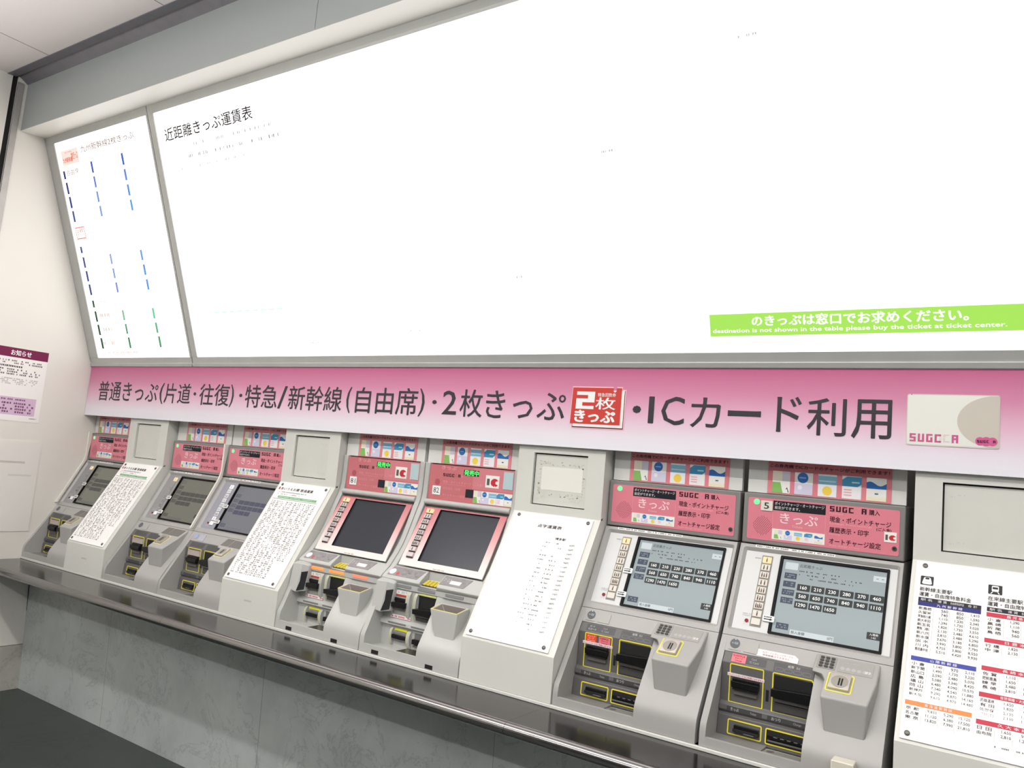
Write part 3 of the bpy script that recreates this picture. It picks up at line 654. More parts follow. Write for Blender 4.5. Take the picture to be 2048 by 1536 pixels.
    b.marks(S, .2180, .2790, .2735, .2855, 1, ink(158, 154, 150), .0005, 1, 16, dens=.5); b.build('screen_surround', R, 'pink to white screen surround')
    b = MB(); b.rect(S, .1262, .0247, .4263, .2598, -.008, GLASSD); b.build('screen', R, 'blank dark screen')
    b = MB(); b.slab(S, .0625, .0285, .0985, .2520, 0, .0006, mat('pink_strip', (206, 150, 148), .4)); st = b.build('button_strip', R)
    for k in range(9):
        t0 = .0300 + k * .0252; m = BTNLIT if k == 0 else mat('silver_button', (198, 190, 188), .35)
        b = MB(); b.slab(S, .0640, t0 + .0175, .0975, t0 + .0225, .0, .0035, ink(72, 58, 58)); b.slab(S, .0640, t0, .0970, t0 + .0180, .0, .0085, m, .0015); pictogram(b, S, .0640, t0, .0970, t0 + .0180, BTNPIC[k], .0089, ink(60, 48, 46)); b.build('button', st, 'lit orange button' if k == 0 else None)
    # middle ledge
    b = MB(); top = [(-.100, 1.0785), (-.147, 1.0425), (-.153, 1.034), (-.149, 1.024), (-.146, 1.0215), (-.146, .999)]
    b.extr(top + [(.05, .999), (.05, 1.0785)], XL, x0 + .198, PALE); b.extr(top + [(.05, .999), (.05, 1.0785)], x0 + .284, XR, PALE)
    b.extr([(-.094, 1.0785), (-.096, 1.046), (-.146, 1.026), (-.149, 1.024), (-.146, 1.0215), (-.146, .999), (.05, .999), (.05, 1.0785)], x0 + .198, x0 + .284, PALE)
    ml = b.build('middle_ledge', R, bevel=.002)
    M_ = slope(x0, (-.100, 1.0785), (-.147, 1.0425))
    wm = mat('smoked_window', (134, 130, 130), .2, noise=.18, scale=60)
    b = MB(); b.prism(M_, [(.026, .006), (.190, .006), (.176, .054), (.022, .054)], 0, .0012, wm); b.disc(M_, .038, .034, .015, .0016, mat('white_dial', (234, 232, 228), .25), 20); b.disc(M_, .068, .042, .0075, .0016, ink(206, 74, 84), 14); b.marks(M_, .085, .014, .170, .046, 3, ink(118, 112, 114), .0016, 1, 21, dens=.1); b.build('display_window', ml, 'smoked window with white dial and red button')
    b = MB(); b.prism(M_, [(.290, .006), (.420, .006), (.404, .054), (.288, .054)], 0, .0012, wm); b.rect(M_, .330, .026, .380, .044, .0016, ink(232, 226, 224)); b.marks(M_, .298, .018, .328, .036, 2, ink(186, 182, 180), .0016, 1, 22); b.build('display_window', ml, 'smoked window with pale label')
    K = slope(x0, (-.099, 1.0455), (-.146, 1.0265)); b = MB(); b.slab(K, .203, .006, .279, .047, 0, .002, ink(58, 52, 34), .002); kp = b.build('keypad', ml)
    for r in range(4):
        for c in range(4):
            b = MB(); b.slab(K, .2065 + c * .0178, .0085 + r * .0095, .2215 + c * .0178, .0160 + r * .0095, .0015, .0058, mat('yellow_key', (214, 196, 76), .4), .003); b.build('key', kp)
    G = vert(x0, -.1465, 1.0215)
    for k, (xa, xb) in enumerate(((.064, .156), (.190, .276), (.327, .412))):
        b = MB(); b.slab(G, xa, .004, xb, .0145, -.001, .0018, (ORANGE, ORANGE, SALMON)[k] if lights else mat('light_bar_off', (136, 138, 138), .35), .002); b.build('light_bar', ml, 'glowing orange light bar' if lights else 'unlit grey light bar')
    # lower section
    lowc = [(-.222, .850), (-.2365, .822), (-.24, .790), (-.24, Z0)]
    cur = curve([(-.146, .999), (-.152, .982), (-.158, .965), (-.175, .932), (-.190, .905)] + lowc)
    dip = curve([(-.138, .999), (-.141, .970), (-.147, .935), (-.163, .903), (-.190, .880)] + lowc)
    rim = curve([(-.14, .999), (-.160, .985), (-.186, .940), (-.222, .856), (-.237, .824), (-.24, .79), (-.24, Z0)], 3) + [(.28, Z0), (.28, .999)]
    b = MB(); xs = [.288, .296, .304, .312, .320, .328, .336, .37, .41, .420, .430, .440, .450, .460, .470, .479, XR - x0]; P = []
    for xx in xs:
        w = max(0, min(1, (xx - .292) / .040, (.474 - xx) / .044)); w = w * w * (3 - 2 * w)
        P += [(x0 + xx, c[0] * (1 - w) + d[0] * w, c[1] * (1 - w) + d[1] * w) for c, d in zip(cur, dip)]
    n = len(cur)
    b.mesh(P, [(a * n + k, a * n + k + 1, (a + 1) * n + k + 1, (a + 1) * n + k) for a in range(len(xs) - 1) for k in range(n - 1)], PALE)
    for xx, pr in ((x0 + .288, cur), (XR, cur)): b.poly([(xx, *q) for q in pr] + [(xx, .1, Z0), (xx, .1, .999)], PALE)
    b.extr(rim, XL, x0 + .024, PALE)
    b.box(x0 + .024, x0 + .288, -.24, .28, Z0, .778, PALE); b.box(x0 + .024, x0 + .288, -.24, -.230, .778, .789, PALE)
    b.extr([(-.140, .999), (-.140, .884), (-.156, .874), (-.158, .862), (-.142, .852), (-.142, .778), (.1, .778), (.1, .999)], x0 + .024, x0 + .288, PALE)
    hl = b.build('lower_housing', R, bevel=.003)
    for xa in (.068, .335):
        b = MB(); b.rect(vert(x0, -.24, .786), xa, .012, xa + .036, .027, .0006, ink(34, 32, 32)); b.build('label_plate', hl, 'small black label')
    V = vert(x0, -.140, .999); yl = mat('dull_yellow', (206, 206, 128), .5)
    # card slot between two rails
    def rails(V, xs, t0, t1, name, parent):
        for xa, xb in xs:
            b = MB(); P = []; n = 8
            for k in range(n + 1):
                t = t0 + (t1 - t0) * k / n; hh = .004 + .013 * math.sin(math.pi * (k / n) ** .8) ** .7
                P += [V.p(xa, t, 0), V.p(xa, t, hh), V.p(xb, t, hh), V.p(xb, t, 0)]
            q = []
            for k in range(n):
                for j in range(3): q.append((4 * k + j, 4 * k + j + 1, 4 * k + 5 + j, 4 * k + 4 + j))
            b.mesh(P, q, PALE)
            P2 = [P[4 * k + 1] + V.n * .0006 for k in range(n + 1)] + [P[4 * k + 1] + V.n * .0006 + V.u * .0035 for k in range(n + 1)]
            b.mesh(P2, [(k, k + 1, n + 2 + k, n + 1 + k) for k in range(n)], yl)
            b.build(name, parent, 'curved rail with a yellow edge')
    b = MB(); b.slab(V, .066, .008, .150, .098, 0, .001, PALE); b.slab(V, .0720, .034, .1480, .046, 0, .012, BLACK); b.prism(V, [(.062, .052), (.150, .046), (.148, .068), (.064, .068)], 0, .028, BLACK); b.slab(V, .070, .070, .146, .078, 0, .016, JAW); s1 = b.build('card_slot', R, 'black card slot', bevel=.001)
    rails(V, ((.060, .072), (.143, .160)), .004, .104, 'guide_rail', s1)
    b = MB(); b.slab(V, .078, .006, .144, .027, .001, .004, ink(232, 230, 226)); b.rect(V, .078, .0205, .144, .027, .0043, ink(196, 66, 52)); b.disc(V, .094, .013, .004, .0043, ink(190, 186, 180), 10); b.marks(V, .108, .008, .140, .018, 2, ink(150, 150, 150), .0043, 1, 3); b.build('sticker', R, 'white sticker with red band')
    b = MB(); b.rect(V, .196, .006, .284, .100, .0008, BLACKM); b.slab(V, .196, .002, .284, .009, 0, .006, yl); b.prism(V, [(.190, .060), (.286, .052), (.286, .080), (.192, .078)], 0, .030, BLACK); b.slab(V, .196, .080, .284, .088, 0, .018, JAW); b.slab(V, .196, .092, .284, .104, 0, .010, mat('jaw_dark', (70, 68, 66), .4)); s2 = b.build('banknote_slot', R, 'black banknote slot', bevel=.001)
    rails(V, ((.182, .194),), .004, .108, 'guide_rail', s2)
    b = MB(); b.slab(V, .064, .100, .166, .1125, .001, .004, ink(238, 226, 226), .001); b.marks(V, .068, .1020, .162, .1110, 1, ink(200, 96, 106), .0045, 1, 15, dens=.5, cw=.75); b.build('sticker', R, 'white sticker with red letters')
    Lg = vert(x0, -.158, .874)
    for xa, xb in ((.066, .158), (.184, .280)):
        b = MB(); b.rect(Lg, xa, .0015, xb, .0075, .0008, ink(120, 120, 120)); b.build('slot_label', hl, 'grey caption strip')
    V2 = vert(x0, -.142, .852)
    b = MB(); b.slab(V2, .092, .018, .162, .030, 0, .006, mat('slot_back', (120, 120, 116), .4)); b.slab(V2, .090, .026, .164, .040, 0, .016, BLACK); b.slab(V2, .094, .041, .160, .047, 0, .014, JAW); b.slab(V2, .094, .0025, .160, .012, .001, .005, mat('bright_yellow', (216, 214, 60), .5)); s3 = b.build('ticket_outlet', R, 'black ticket outlet', bevel=.001)
    rails(V2, ((.078, .088), (.164, .180)), .003, .068, 'guide_rail', s3)
    b = MB(); b.rect(V2, .194, .006, .286, .040, .0008, ink(112, 112, 110)); b.slab(V2, .192, .028, .287, .046, 0, .014, BLACK); b.slab(V2, .196, .050, .286, .056, 0, .010, JAW); b.build('change_outlet', R, 'black change outlet', bevel=.001)
    b = MB(); b.mesh([(x0 + .150, -.232, .7785), (x0 + .286, -.232, .7785), (x0 + .286, -.152, .7785), (x0 + .185, -.165, .790), (x0 + .286, -.160, .790)], [(0, 1, 4, 3), (3, 4, 2), (1, 2, 4)], mat('tray_steel', (120, 118, 110), .25, metal=.8)); b.build('change_tray', hl, 'steel change tray')
    # contactless reader block
    b = MB(); P = [(x0 + .001, -.178, 1.024), (x0 + .060, -.178, 1.028), (x0 + .083, -.160, 1.020), (x0 + .083, -.12, 1.036), (x0 + .001, -.12, 1.040), (x0 + .001, -.196, .912), (x0 + .048, -.194, .905), (x0 + .080, -.172, .912), (x0 + .080, -.12, .915), (x0 + .001, -.12, .915)]
    b.mesh(P, [(0, 1, 2, 3, 4), (9, 8, 7, 6, 5), (0, 5, 6, 1), (1, 6, 7, 2), (2, 7, 8, 3), (3, 8, 9, 4), (4, 9, 5, 0)], PALE); rd = b.build('card_reader', R, 'rounded contactless reader block', bevel=.005, seg=3)
    Q = [Vector(P[1]), Vector(P[2]), Vector(P[7]), Vector(P[6])]; nn = (Q[1] - Q[0]).cross(Q[3] - Q[0]).normalized()
    if nn.y > 0: nn = -nn
    L_ = lambda u, v: (Q[0] * (1 - u) + Q[1] * u) * (1 - v) + (Q[3] * (1 - u) + Q[2] * u) * v + nn * .0015
    b = MB(); b.poly([L_(.12, .30), L_(.96, .22), L_(.92, .93), L_(.05, .95), L_(.22, .62)], BLACKM); b.build('reader_window', rd, 'black reader window')
    # coin hopper
    b = MB(); rb, rf = (-.150, .982), (-.205, .962)
    o4 = [(x0 + .314, *rb), (x0 + .447, *rb), (x0 + .432, *rf), (x0 + .306, *rf)]
    i4 = [(x0 + .322, rb[0] - .006, rb[1] - .002), (x0 + .437, rb[0] - .006, rb[1] - .002), (x0 + .425, rf[0] + .006, rf[1] + .002), (x0 + .314, rf[0] + .006, rf[1] + .002)]
    c4 = [(x0 + .366, -.158, .902), (x0 + .392, -.158, .902), (x0 + .388, -.186, .902), (x0 + .366, -.186, .902)]
    b4 = [(x0 + .336, -.120, .870), (x0 + .430, -.120, .870), (x0 + .424, -.203, .862), (x0 + .338, -.203, .862)]
    P = o4 + i4 + c4 + b4
    for A, B_ in ((0, 4), (4, 8), (12, 0)):
        for k in range(4):
            j = (k + 1) % 4; b.mesh([P[A + k], P[A + j], P[B_ + j], P[B_ + k]], [(0, 1, 2, 3)], PALE if A != 4 else mat('hopper_inside', (128, 120, 114), .45))
    b.mesh(c4, [(0, 1, 2, 3)], BLACKM); hp = b.build('coin_hopper', R, 'funnel shaped coin hopper', bevel=.0025)
    b = MB(); e = .0012
    lo = lambda k, A, B_: tuple(A[q] * (1 - k) + B_[q] * k for q in range(3))
    up = lambda p: (p[0], p[1], p[2] + e)
    ia = [(p[0] + dx, p[1] + dy, p[2] + dz) for p, dx, dy, dz in ((o4[3], .0042, .0042, .0015), (o4[2], -.0042, .0042, .0015))]
    bl, br = lo(.75, o4[3], o4[0]), lo(.75, o4[2], o4[1])
    L0 = [up(bl), up(o4[3]), up(o4[2]), up(br)]; L1 = [up((bl[0] + .0042, bl[1], bl[2])), up(ia[0]), up(ia[1]), up((br[0] - .0042, br[1], br[2]))]
    for k in range(3): b.mesh([L0[k], L0[k + 1], L1[k + 1], L1[k]], [(0, 1, 2, 3)], YELP)
    b.build('rim_line', hp, 'pale yellow line on the hopper rim')
    return R
pale_machine(2.213, '81', 'pale ticket machine numbered 81 with glowing orange light bars', True)
pale_machine(2.702, '82', 'pale ticket machine numbered 82 with unlit light bars, left of the braille fare sheet', False)

# ------------------------------------------------------------------ posters taped over the top plates
poster(0.045, .076, 0.385, 'pink card charging poster against the left wall, leftmost of the row under the banner')
poster(0.955, .076, 1.300, 'pink card charging poster above the grey machine with the dim olive screen')
poster(1.440, .076, 1.795, 'pink card charging poster above the grey machine with the bluish screen')
poster(2.292, .060, 2.640, 'pink card charging poster above pale machine 81')
poster(2.780, .060, 3.135, 'pink card charging poster above pale machine 82')
poster(3.647, .076, 4.014, 'pink card charging poster above the machine with the orange red sticker')
poster(4.144, .076, 4.516, 'pink card charging poster above machine number 5')

# ------------------------------------------------------------------ information columns
def column(x0, w, label, kind):
    R = thing('information_column', label, 'column', (x0 + w / 2, -.05, SHELF_Z + .011), 'information columns between the ticket machines')
    Z0 = SHELF_Z + .012; XL, XR = x0 + .002, x0 + w - .002
    hx0, hx1, hz1, hz0 = x0 + .073, x0 + w - .073, 1.5785, 1.381
    b = MB(); b.extr([(.034, 1.70), (.034, 1.36), (.02, 1.35), (-.243, .903), (-.243, Z0), (.28, Z0), (.28, 1.70)], XL, XR, CREAM)
    b.box(XL, hx0, .02, .034, 1.35, 1.70, CREAM); b.box(hx1, XR, .02, .034, 1.35, 1.70, CREAM); b.box(hx0, hx1, .02, .034, hz1, 1.70, CREAM); b.box(hx0, hx1, .02, .034, 1.35, hz0, CREAM)
    bd = b.build('column_body', R)
    F = vert(x0, .0305, 1.6)
    b = MB(); b.slab(F, .0775, .0265, w - .0775, .2155, -.002, 0, CREAMI); b.rect(vert(x0, .0338, 1.6), .073, .0215, w - .073, .219, 0, DARKGAP)
    fm = ink(196, 194, 184)
    for xa, ta in ((.092, .052), (w - .140, .052), (.092, .186), (w - .140, .186)): b.marks(F, xa, ta, xa + .045, ta + .012, 2, fm, .0004, 1, int(xa * 999), dens=.1)
    if kind == 'braille':
        Rn = random.Random(4); b.slab(F, .108, .072, .286, .160, 0, .0006, ink(226, 225, 216), .006)
        res = ink(176, 168, 150)
        for k in range(90):
            e_ = Rn.choice('tblr'); u = Rn.random()
            x, t = {'t': (.10 + u * .19, .052 + Rn.random() * .014), 'b': (.10 + u * .19, .166 + Rn.random() * .020), 'l': (.094 + Rn.random() * .010, .05 + u * .13), 'r': (.284 + Rn.random() * .010, .05 + u * .13)}[e_]
            b.disc(F, x, t, Rn.uniform(.001, .0045), .0005, res if Rn.random() < .5 else ink(196, 190, 174), 7, ry=Rn.uniform(.001, .003))
    b.build('inset_panel', R, 'recessed cover panel')
    S = slope(x0, (.02, 1.35), (-.243, .903)); L = .5187
    sx1 = w - .027
    b = MB(); b.slab(S, .014, .0055, sx1, .5095, .0006, .0046, SHEET, .001); h = .0052
    gk = ink(58, 56, 58); g2 = ink(110, 108, 108); g3 = ink(160, 158, 156)
    if kind == 'kana':
        b.rect(S, .026, .032, .036, .046, h, ink(206, 72, 76)); b.text(S, 'あいうえお順 普通運賃', .042, .0315, .262, .0465, h, gk, .014)
        b.marks(S, .040, .053, .230, .062, 1, g3, h, 1, 5); b.marks(S, .040, .065, .200, .073, 1, g3, h, 1, 6, dens=.2)
        b.rect(S, .052, .0785, .316, .0905, h, ink(118, 172, 124)); b.marks(S, .06, .081, .30, .088, 1, ink(190, 218, 192), h + .0003, 1, 8); b.rect(S, .026, .0945, .326, .0965, h, g2)
        for c in range(5):
            xa = .030 + c * .0605
            b.marks(S, xa, .104, xa + .028, .482 - (c == 4) * .09, 42 - (c == 4) * 8, ink(146, 144, 143), h, .62, 40 + c, cw=.7, dens=.35); b.marks(S, xa + .036, .104, xa + .053, .482 - (c == 4) * .09, 42 - (c == 4) * 8, ink(128, 126, 126), h, .8, 60 + c, cw=.6, dens=.3)
    elif kind == 'braille':
        b.text(S, '点字運賃表', .1350, .0470, .2385, .0610, h, gk, .012); b.text(S, '博多駅', .2280, .0930, .2715, .1030, h, gk, .016)
        fares = ('650', '560', '230', '460', '740', '1,110', '210', '1,290', '560', '560', '1,290', '370', '460', '280', '280', '230', '1,470', '1,470', '1,110', '160')
        for k, v in enumerate(fares):
            t = .1135 + k * .0173
            b.text(S, v + '円', .25, t, .3140, t + .0072, h, g2, .004, True, 'r'); b.marks(S, .2330, t, .262, t + .0075, 1, g2, h, 1, 90 + k, dens=.2); b.marks(S, .1870, t, .2130 + (k in (14, 15)) * .02, t + .0068, 1, g2, h, .8, 120 + k, dens=.15)
        for k in range(14):                        # raised braille dots on the left half of the sheet
            for j in range(14):
                for q in range(3):
                    if random.random() < .5: b.disc(S, .060 + j * .0085 + (q % 2) * .0024, .095 + k * .025 + q * .0024, .0009, h + .0003, ink(232, 231, 227), 6)
    else:
        def rows(xa, xb, cols, t0, items, step=.01185):
            for k, (nm, a1, a2, a3) in enumerate(items):
                t = t0 + k * step; d = (xb - xa) / .1515
                b.text(S, nm, xa + .003 * d, t + .0018, xa + (.034 if len(nm) > 2 else .031) * d, t + .0103, h, gk, .006)
                for v, c in ((a1, cols[1]), (a2, cols[2]), (a3, cols[3])):
                    if v: b.text(S, v, c - .03, t + .0022, c - .003 * d, t + .0102, h, gk, .004, True, 'r')
                b.rect(S, xa, t + step - .0003, xb, t + step, h, ink(190, 188, 186))
            for c in cols[:3]: b.rect(S, c, t0, c + .0004, t0 + len(items) * step + .011, h, ink(150, 148, 146))
        def block(xa, t0, title, colr, items, head=False):
            xb = xa + .1515; cols = [xa + .0395, xa + .0775, xa + .1145, xb]
            b.rect(S, xa, t0, xb, t0 + .0122, h, colr); b.text(S, title, xa + .046, t0 + .0022, xa + .108, t0 + .0102, h + .0004, ink(232, 226, 232), .006)
            rows(xa, xb, [cols[0], cols[1], cols[2], cols[3]], t0 + .0138, items)
        def rows_fix(): pass
        navy = ink(48, 52, 118); ora = ink(226, 140, 82); cr = ink(192, 62, 78)
        for xa, ttl in ((.0270, '新幹線主要駅'), (.1915, '在来線主要駅')):
            b.slab(S, xa + .001, .0505, xa + .0335, .0778, h - .0002, h, ink(52, 50, 54), .002); wv = ink(238, 238, 236)
            if xa < .1: b.flat(S, [(xa + .009, .056), (xa + .013, .0535), (xa + .022, .0535), (xa + .026, .056), (xa + .029, .068), (xa + .030, .073), (xa + .026, .0755), (xa + .009, .0755), (xa + .005, .073), (xa + .006, .068)], h + .0003, wv); b.slab(S, xa + .0125, .0545, xa + .0225, .0605, h + .0004, h + .0006, ink(52, 50, 54), .002); b.rect(S, xa + .009, .068, xa + .026, .0686, h + .0006, ink(120, 120, 120))
            else: b.slab(S, xa + .009, .0530, xa + .0255, .0700, h, h + .0003, wv, .003); b.slab(S, xa + .011, .0570, xa + .0235, .0630, h + .0004, h + .0006, ink(52, 50, 54), .001); b.flat(S, [(xa + .010, .071), (xa + .0125, .071), (xa + .009, .0765), (xa + .006, .0765)], h + .0003, wv); b.flat(S, [(xa + .022, .071), (xa + .0245, .071), (xa + .0285, .0765), (xa + .0255, .0765)], h + .0003, wv)
            b.text(S, ttl, xa + .0010, .0845, xa + .0810, .0970, h, gk, .012); b.text(S, '運賃・自由席特急料金', xa + .0010, .1000, xa + .1270, .1125, h, gk, .012)
            b.rect(S, xa, .1165, xa + .1515, .1287, h, ink(44, 42, 48))
            for tx, u0, u1 in (('駅 名', .006, .034), ('運 賃', .048, .070), ('自由席特急料金', .079, .111), ('合 計', .120, .142)): b.text(S, tx, xa + u0, .1190, xa + u1, .1265, h + .0004, ink(214, 212, 214), .004)
        block(.0270, .1290, '九 州 新 幹 線', navy, [('新鳥栖', '560', '850', '1,410'), ('久留米', '740', '850', '1,590'), ('筑後船小屋', '1,110', '1,230', '2,340'), ('新大牟田', '1,290', '1,730', '3,020'), ('新玉名', '1,820', '1,730', '3,550'), ('熊 本', '2,130', '2,480', '4,610'), ('新八代', '2,810', '2,480', '5,290'), ('新水俣', '3,670', '3,180', '6,850'), ('出 水', '3,990', '3,800', '7,790'), ('川 内', '4,750', '3,800', '8,550'), ('鹿児島中央', '5,510', '4,420', '9,930')])
        block(.0230, .2885, '山 陽 新 幹 線', ink(66, 76, 160), [('小 倉', '1,140', '970', '2,110'), ('新下関', '1,490', '1,730', '3,220'), ('新山口', '2,590', '2,480', '5,070'), ('広 島', '5,080', '3,340', '8,420'), ('福 山', '6,480', '4,090', '10,570'), ('岡 山', '7,340', '4,540', '11,880'), ('新神戸', '9,290', '4,870', '14,160'), ('新大阪', '9,610', '4,870', '14,480')])
        block(.0190, .4090, '東 海 道 新 幹 線', ora, [('京 都', '9,830', '5,290', '15,120'), ('名古屋', '11,120', '6,380', '17,500'), ('東 京', '13,820', '7,990', '21,810')])
        block(.1911, .1316, '鹿 児 島 本 線', cr, [('小 倉', '1,290', '', ''), ('黒 崎', '1,110', '', ''), ('折 尾', '940', '', ''), ('鳥 栖', '560', '', '')])
        block(.1890, .2045, '日 豊 本 線', cr, [('行 橋', '1,820', '1,230', ''), ('中 津', '2,130', '1,230', '')])
        block(.1860, .2805, '長 崎 本 線', cr, [('佐 賀', '1,110', '820', ''), ('肥前鹿島', '1,650', '930', ''), ('諫 早', '2,480', '1,230', ''), ('長 崎', '2,810', '1,380', '')])
        block(.1832, .3500, '佐世保線・大村線', cr, [('武雄温泉', '1,650', '930', ''), ('有 田', '1,820', '930', ''), ('佐世保', '2,130', '1,230', ''), ('ハウステンボス', '2,130', '1,230', '')])
        block(.1798, .4200, '久 大 本 線', cr, [('日 田', '1,650', '930', ''), ('由布院', '2,810', '1,230', '')])
        b.marks(S, .2165, .4760, .330, .4820, 1, g2, h, 1, 14, dens=.3)
    sh = b.build('fare_sheet', R, 'white acrylic fare sheet')
    if kind == 'kana':
        b = MB(); b.marks(vert(x0, -.2434, .85), .168, .010, .212, .022, 1, ink(176, 174, 168), 0, 1, 9, dens=.5); b.build('faint_mark', bd, 'faint grey mark')
    sc = [(.0365, .0185), (w - .0445, .0200), (.0310, .4945), (w - .0475, .4945)]
    for k, (xa, ta) in enumerate(sc):
        b = MB(); b.disc(S, xa, ta, .0068, .0070, SCREW, 16, .004); b.dome(S, xa, ta, .0068, .0070, .0014, SCREW, 14, 3); b.build('screw', sh)
    return R
column(0.480, .380, 'cream information column with a kana ordered fare sheet, nearest the left wall', 'kana')
column(1.833, .380, 'cream information column with a kana ordered fare sheet, just left of pale machine 81', 'kana')
column(3.193, .381, 'cream information column with white braille fare sheet and residue marked cover panel, right of pale machine 82', 'braille')
column(4.584, .800, 'wide cream information column with a coloured fare table, at the right edge beside machine number 5', 'table')

# ------------------------------------------------------------------ pink banner
BZ = ramp_z('banner_print', [(-.155, (226, 226, 232)), (-.10, (226, 218, 226)), (-.02, (222, 178, 198)), (.06, (206, 134, 164)), (.15, (188, 96, 134))], .3)
bn = thing('banner_sign', 'long pink to white banner sign with black Japanese lettering above the machines', 'sign', (4.5, 0.0, 1.756))
b = MB(); b.box(0.003, 9.0, 0.0, 0.014, 1.606, 1.906, BZ)
F = vert(0, 0, 1.906); BT = mat('banner_black', (42, 38, 46), .4); h = .0008
def zt(t, x0, x1, z1, z0, bold=.008): b.text(F, t, x0, 1.906 - z1, x1, 1.906 - z0, h, BT, bold)
for t, x0, x1, z1, z0 in (('普通きっぷ', .128, .744, 1.817, 1.700), ('(', .765, .802, 1.813, 1.696), ('片道', .812, 1.053, 1.813, 1.702), ('・', 1.079, 1.102, 1.767, 1.750), ('往復', 1.134, 1.386, 1.814, 1.700), (')', 1.393, 1.422, 1.813, 1.696), ('・', 1.467, 1.491, 1.767, 1.750), ('特急', 1.516, 1.762, 1.814, 1.699), ('/', 1.771, 1.828, 1.811, 1.701), ('新幹線', 1.845, 2.209, 1.815, 1.698), ('(', 2.240, 2.268, 1.814, 1.695), ('自由席', 2.300, 2.666, 1.815, 1.698), (')', 2.676, 2.706, 1.814, 1.695), ('・', 2.749, 2.772, 1.767, 1.750), ('2', 2.805, 2.879, 1.808, 1.709), ('枚', 2.898, 3.011, 1.815, 1.702), ('きっぷ', 3.029, 3.397, 1.813, 1.703), ('・', 3.676, 3.707, 1.770, 1.744), ('I', 3.738, 3.756, 1.804, 1.710), ('C', 3.786, 3.869, 1.805, 1.707), ('カ', 3.893, 3.996, 1.805, 1.703), ('ー', 4.023, 4.131, 1.764, 1.746), ('ド', 4.183, 4.258, 1.814, 1.701), ('利', 4.278, 4.392, 1.812, 1.695), ('用', 4.409, 4.519, 1.811, 1.692)): zt(t, x0, x1, z1, z0)
b.build('sign_board', bn)
# red two-ticket emblem, printed on the banner as a raised sticker
b = MB(); z = lambda v: 1.906 - v
Em = lambda pts, hh, m: b.flat(F, [(x, z(v)) for x, v in pts], hh, m)
Em([(3.424, 1.836), (3.594, 1.836), (3.594, 1.823), (3.608, 1.823), (3.608, 1.836), (3.632, 1.836), (3.632, 1.826), (3.646, 1.826), (3.646, 1.679), (3.429, 1.679), (3.429, 1.692), (3.420, 1.692)], .001, ink(238, 190, 200))
Em([(3.430, 1.822), (3.6425, 1.822), (3.6425, 1.682), (3.4325, 1.682)], .0013, ink(92, 40, 40)); Em([(3.4345, 1.822), (3.6400, 1.822), (3.6400, 1.686), (3.4345, 1.686)], .0016, ink(232, 228, 226))
Em([(3.4265, 1.832), (3.5950, 1.832), (3.5950, 1.820), (3.6010, 1.815), (3.6070, 1.820), (3.6070, 1.832), (3.6290, 1.832), (3.6290, 1.696), (3.4235, 1.696)], .0019, RED)
wv = ink(236, 234, 232)
def bars(rs):
    for x0, v1, x1, v0 in rs: b.rect(F, x0, z(v1), x1, z(v0), .0022, wv)
Em([(3.445, 1.817), (3.521, 1.817), (3.520, 1.777), (3.470, 1.777), (3.470, 1.764), (3.518, 1.764), (3.518, 1.752), (3.4425, 1.752), (3.4435, 1.791), (3.492, 1.791), (3.492, 1.804), (3.445, 1.804)], .0022, wv)
b.text(F, '特急回数券', 3.533, z(1.813), 3.606, z(1.799), .0022, wv, .01); b.text(F, '枚', 3.526, z(1.796), 3.606, z(1.752), .0022, wv, .012); b.text(F, 'きっぷ', 3.442, z(1.747), 3.606, z(1.704), .0022, wv, .05)
b.build('ticket_emblem', bn, 'red emblem with white blocky lettering')
# card picture
b = MB(); b.slab(F, 4.560, z(1.831), 4.7945, z(1.680), .0, .0016, mat('card_edge', (206, 204, 194), .35), .006); b.slab(F, 4.5625, z(1.828), 4.7920, z(1.683), .0012, .0022, ink(224, 224, 216), .004)
pts = [(4.7925, z(1.829)), (4.7925, z(1.682))] + [(4.7925 - .004 - .098 * math.cos(math.radians(a)), z(1.7555) + .0735 * math.sin(math.radians(a))) for a in range(78, -79, -6)]
b.flat(F, pts, .0026, ink(196, 190, 178))
px_letters(b, F, 'SUGOCA', 4.5695, z(1.7145), .0162, .0235, ink(196, 92, 138), .0030, {4: ink(222, 196, 200)})
b.disc(F, 4.748, z(1.700), .012, .0030, ink(204, 92, 142), 16); b.disc(F, 4.763, z(1.700), .013, .0032, ink(204, 92, 142), 16); b.disc(F, 4.778, z(1.700), .012, .0034, ink(204, 92, 142), 16)
px_letters(b, F, 'SUGOCA', 4.7405, z(1.7035), .0058, .0075, ink(60, 28, 48), .0038, {4: ink(214, 130, 166)})
b.disc(F, 4.5715, z(1.8295), .0014, .003, ink(60, 58, 56), 8)
b.build('card_picture', bn, 'white and beige card picture with pink lettering')

# ------------------------------------------------------------------ back-lit fare boards
BOARD = glow('backlit_acrylic', (255, 253, 250), 1.72)
LB = slope(0, (-.474, 3.194), (0, 1.906)); LL = 1.3722
def board_frame(x0, x1, l, r, name, label):
    R = thing(name, label, 'fare board', ((x0 + x1) / 2, -.2, 1.906))
    b = MB()
    t0, t1 = .046, 1.3185
    def bar(xa, ta, xb, tb, h0, h1): b.slab(LB, xa, ta, xb, tb, h0, h1, ALU)
    bar(x0, .002, x1, t0, -.03, .0); bar(x0, t1, x1, LL - .012, -.03, .0); bar(x0, LL - .022, x1, LL - .002, -.02, .006); bar(x0, LL - .010, x1, LL + .001, -.02, .002)
    bar(x0, t0, l, t1, -.03, 0); bar(r, t0, x1, t1, -.03, 0)
    b.build('frame', R, bevel=.002)
    return R, t0, t1
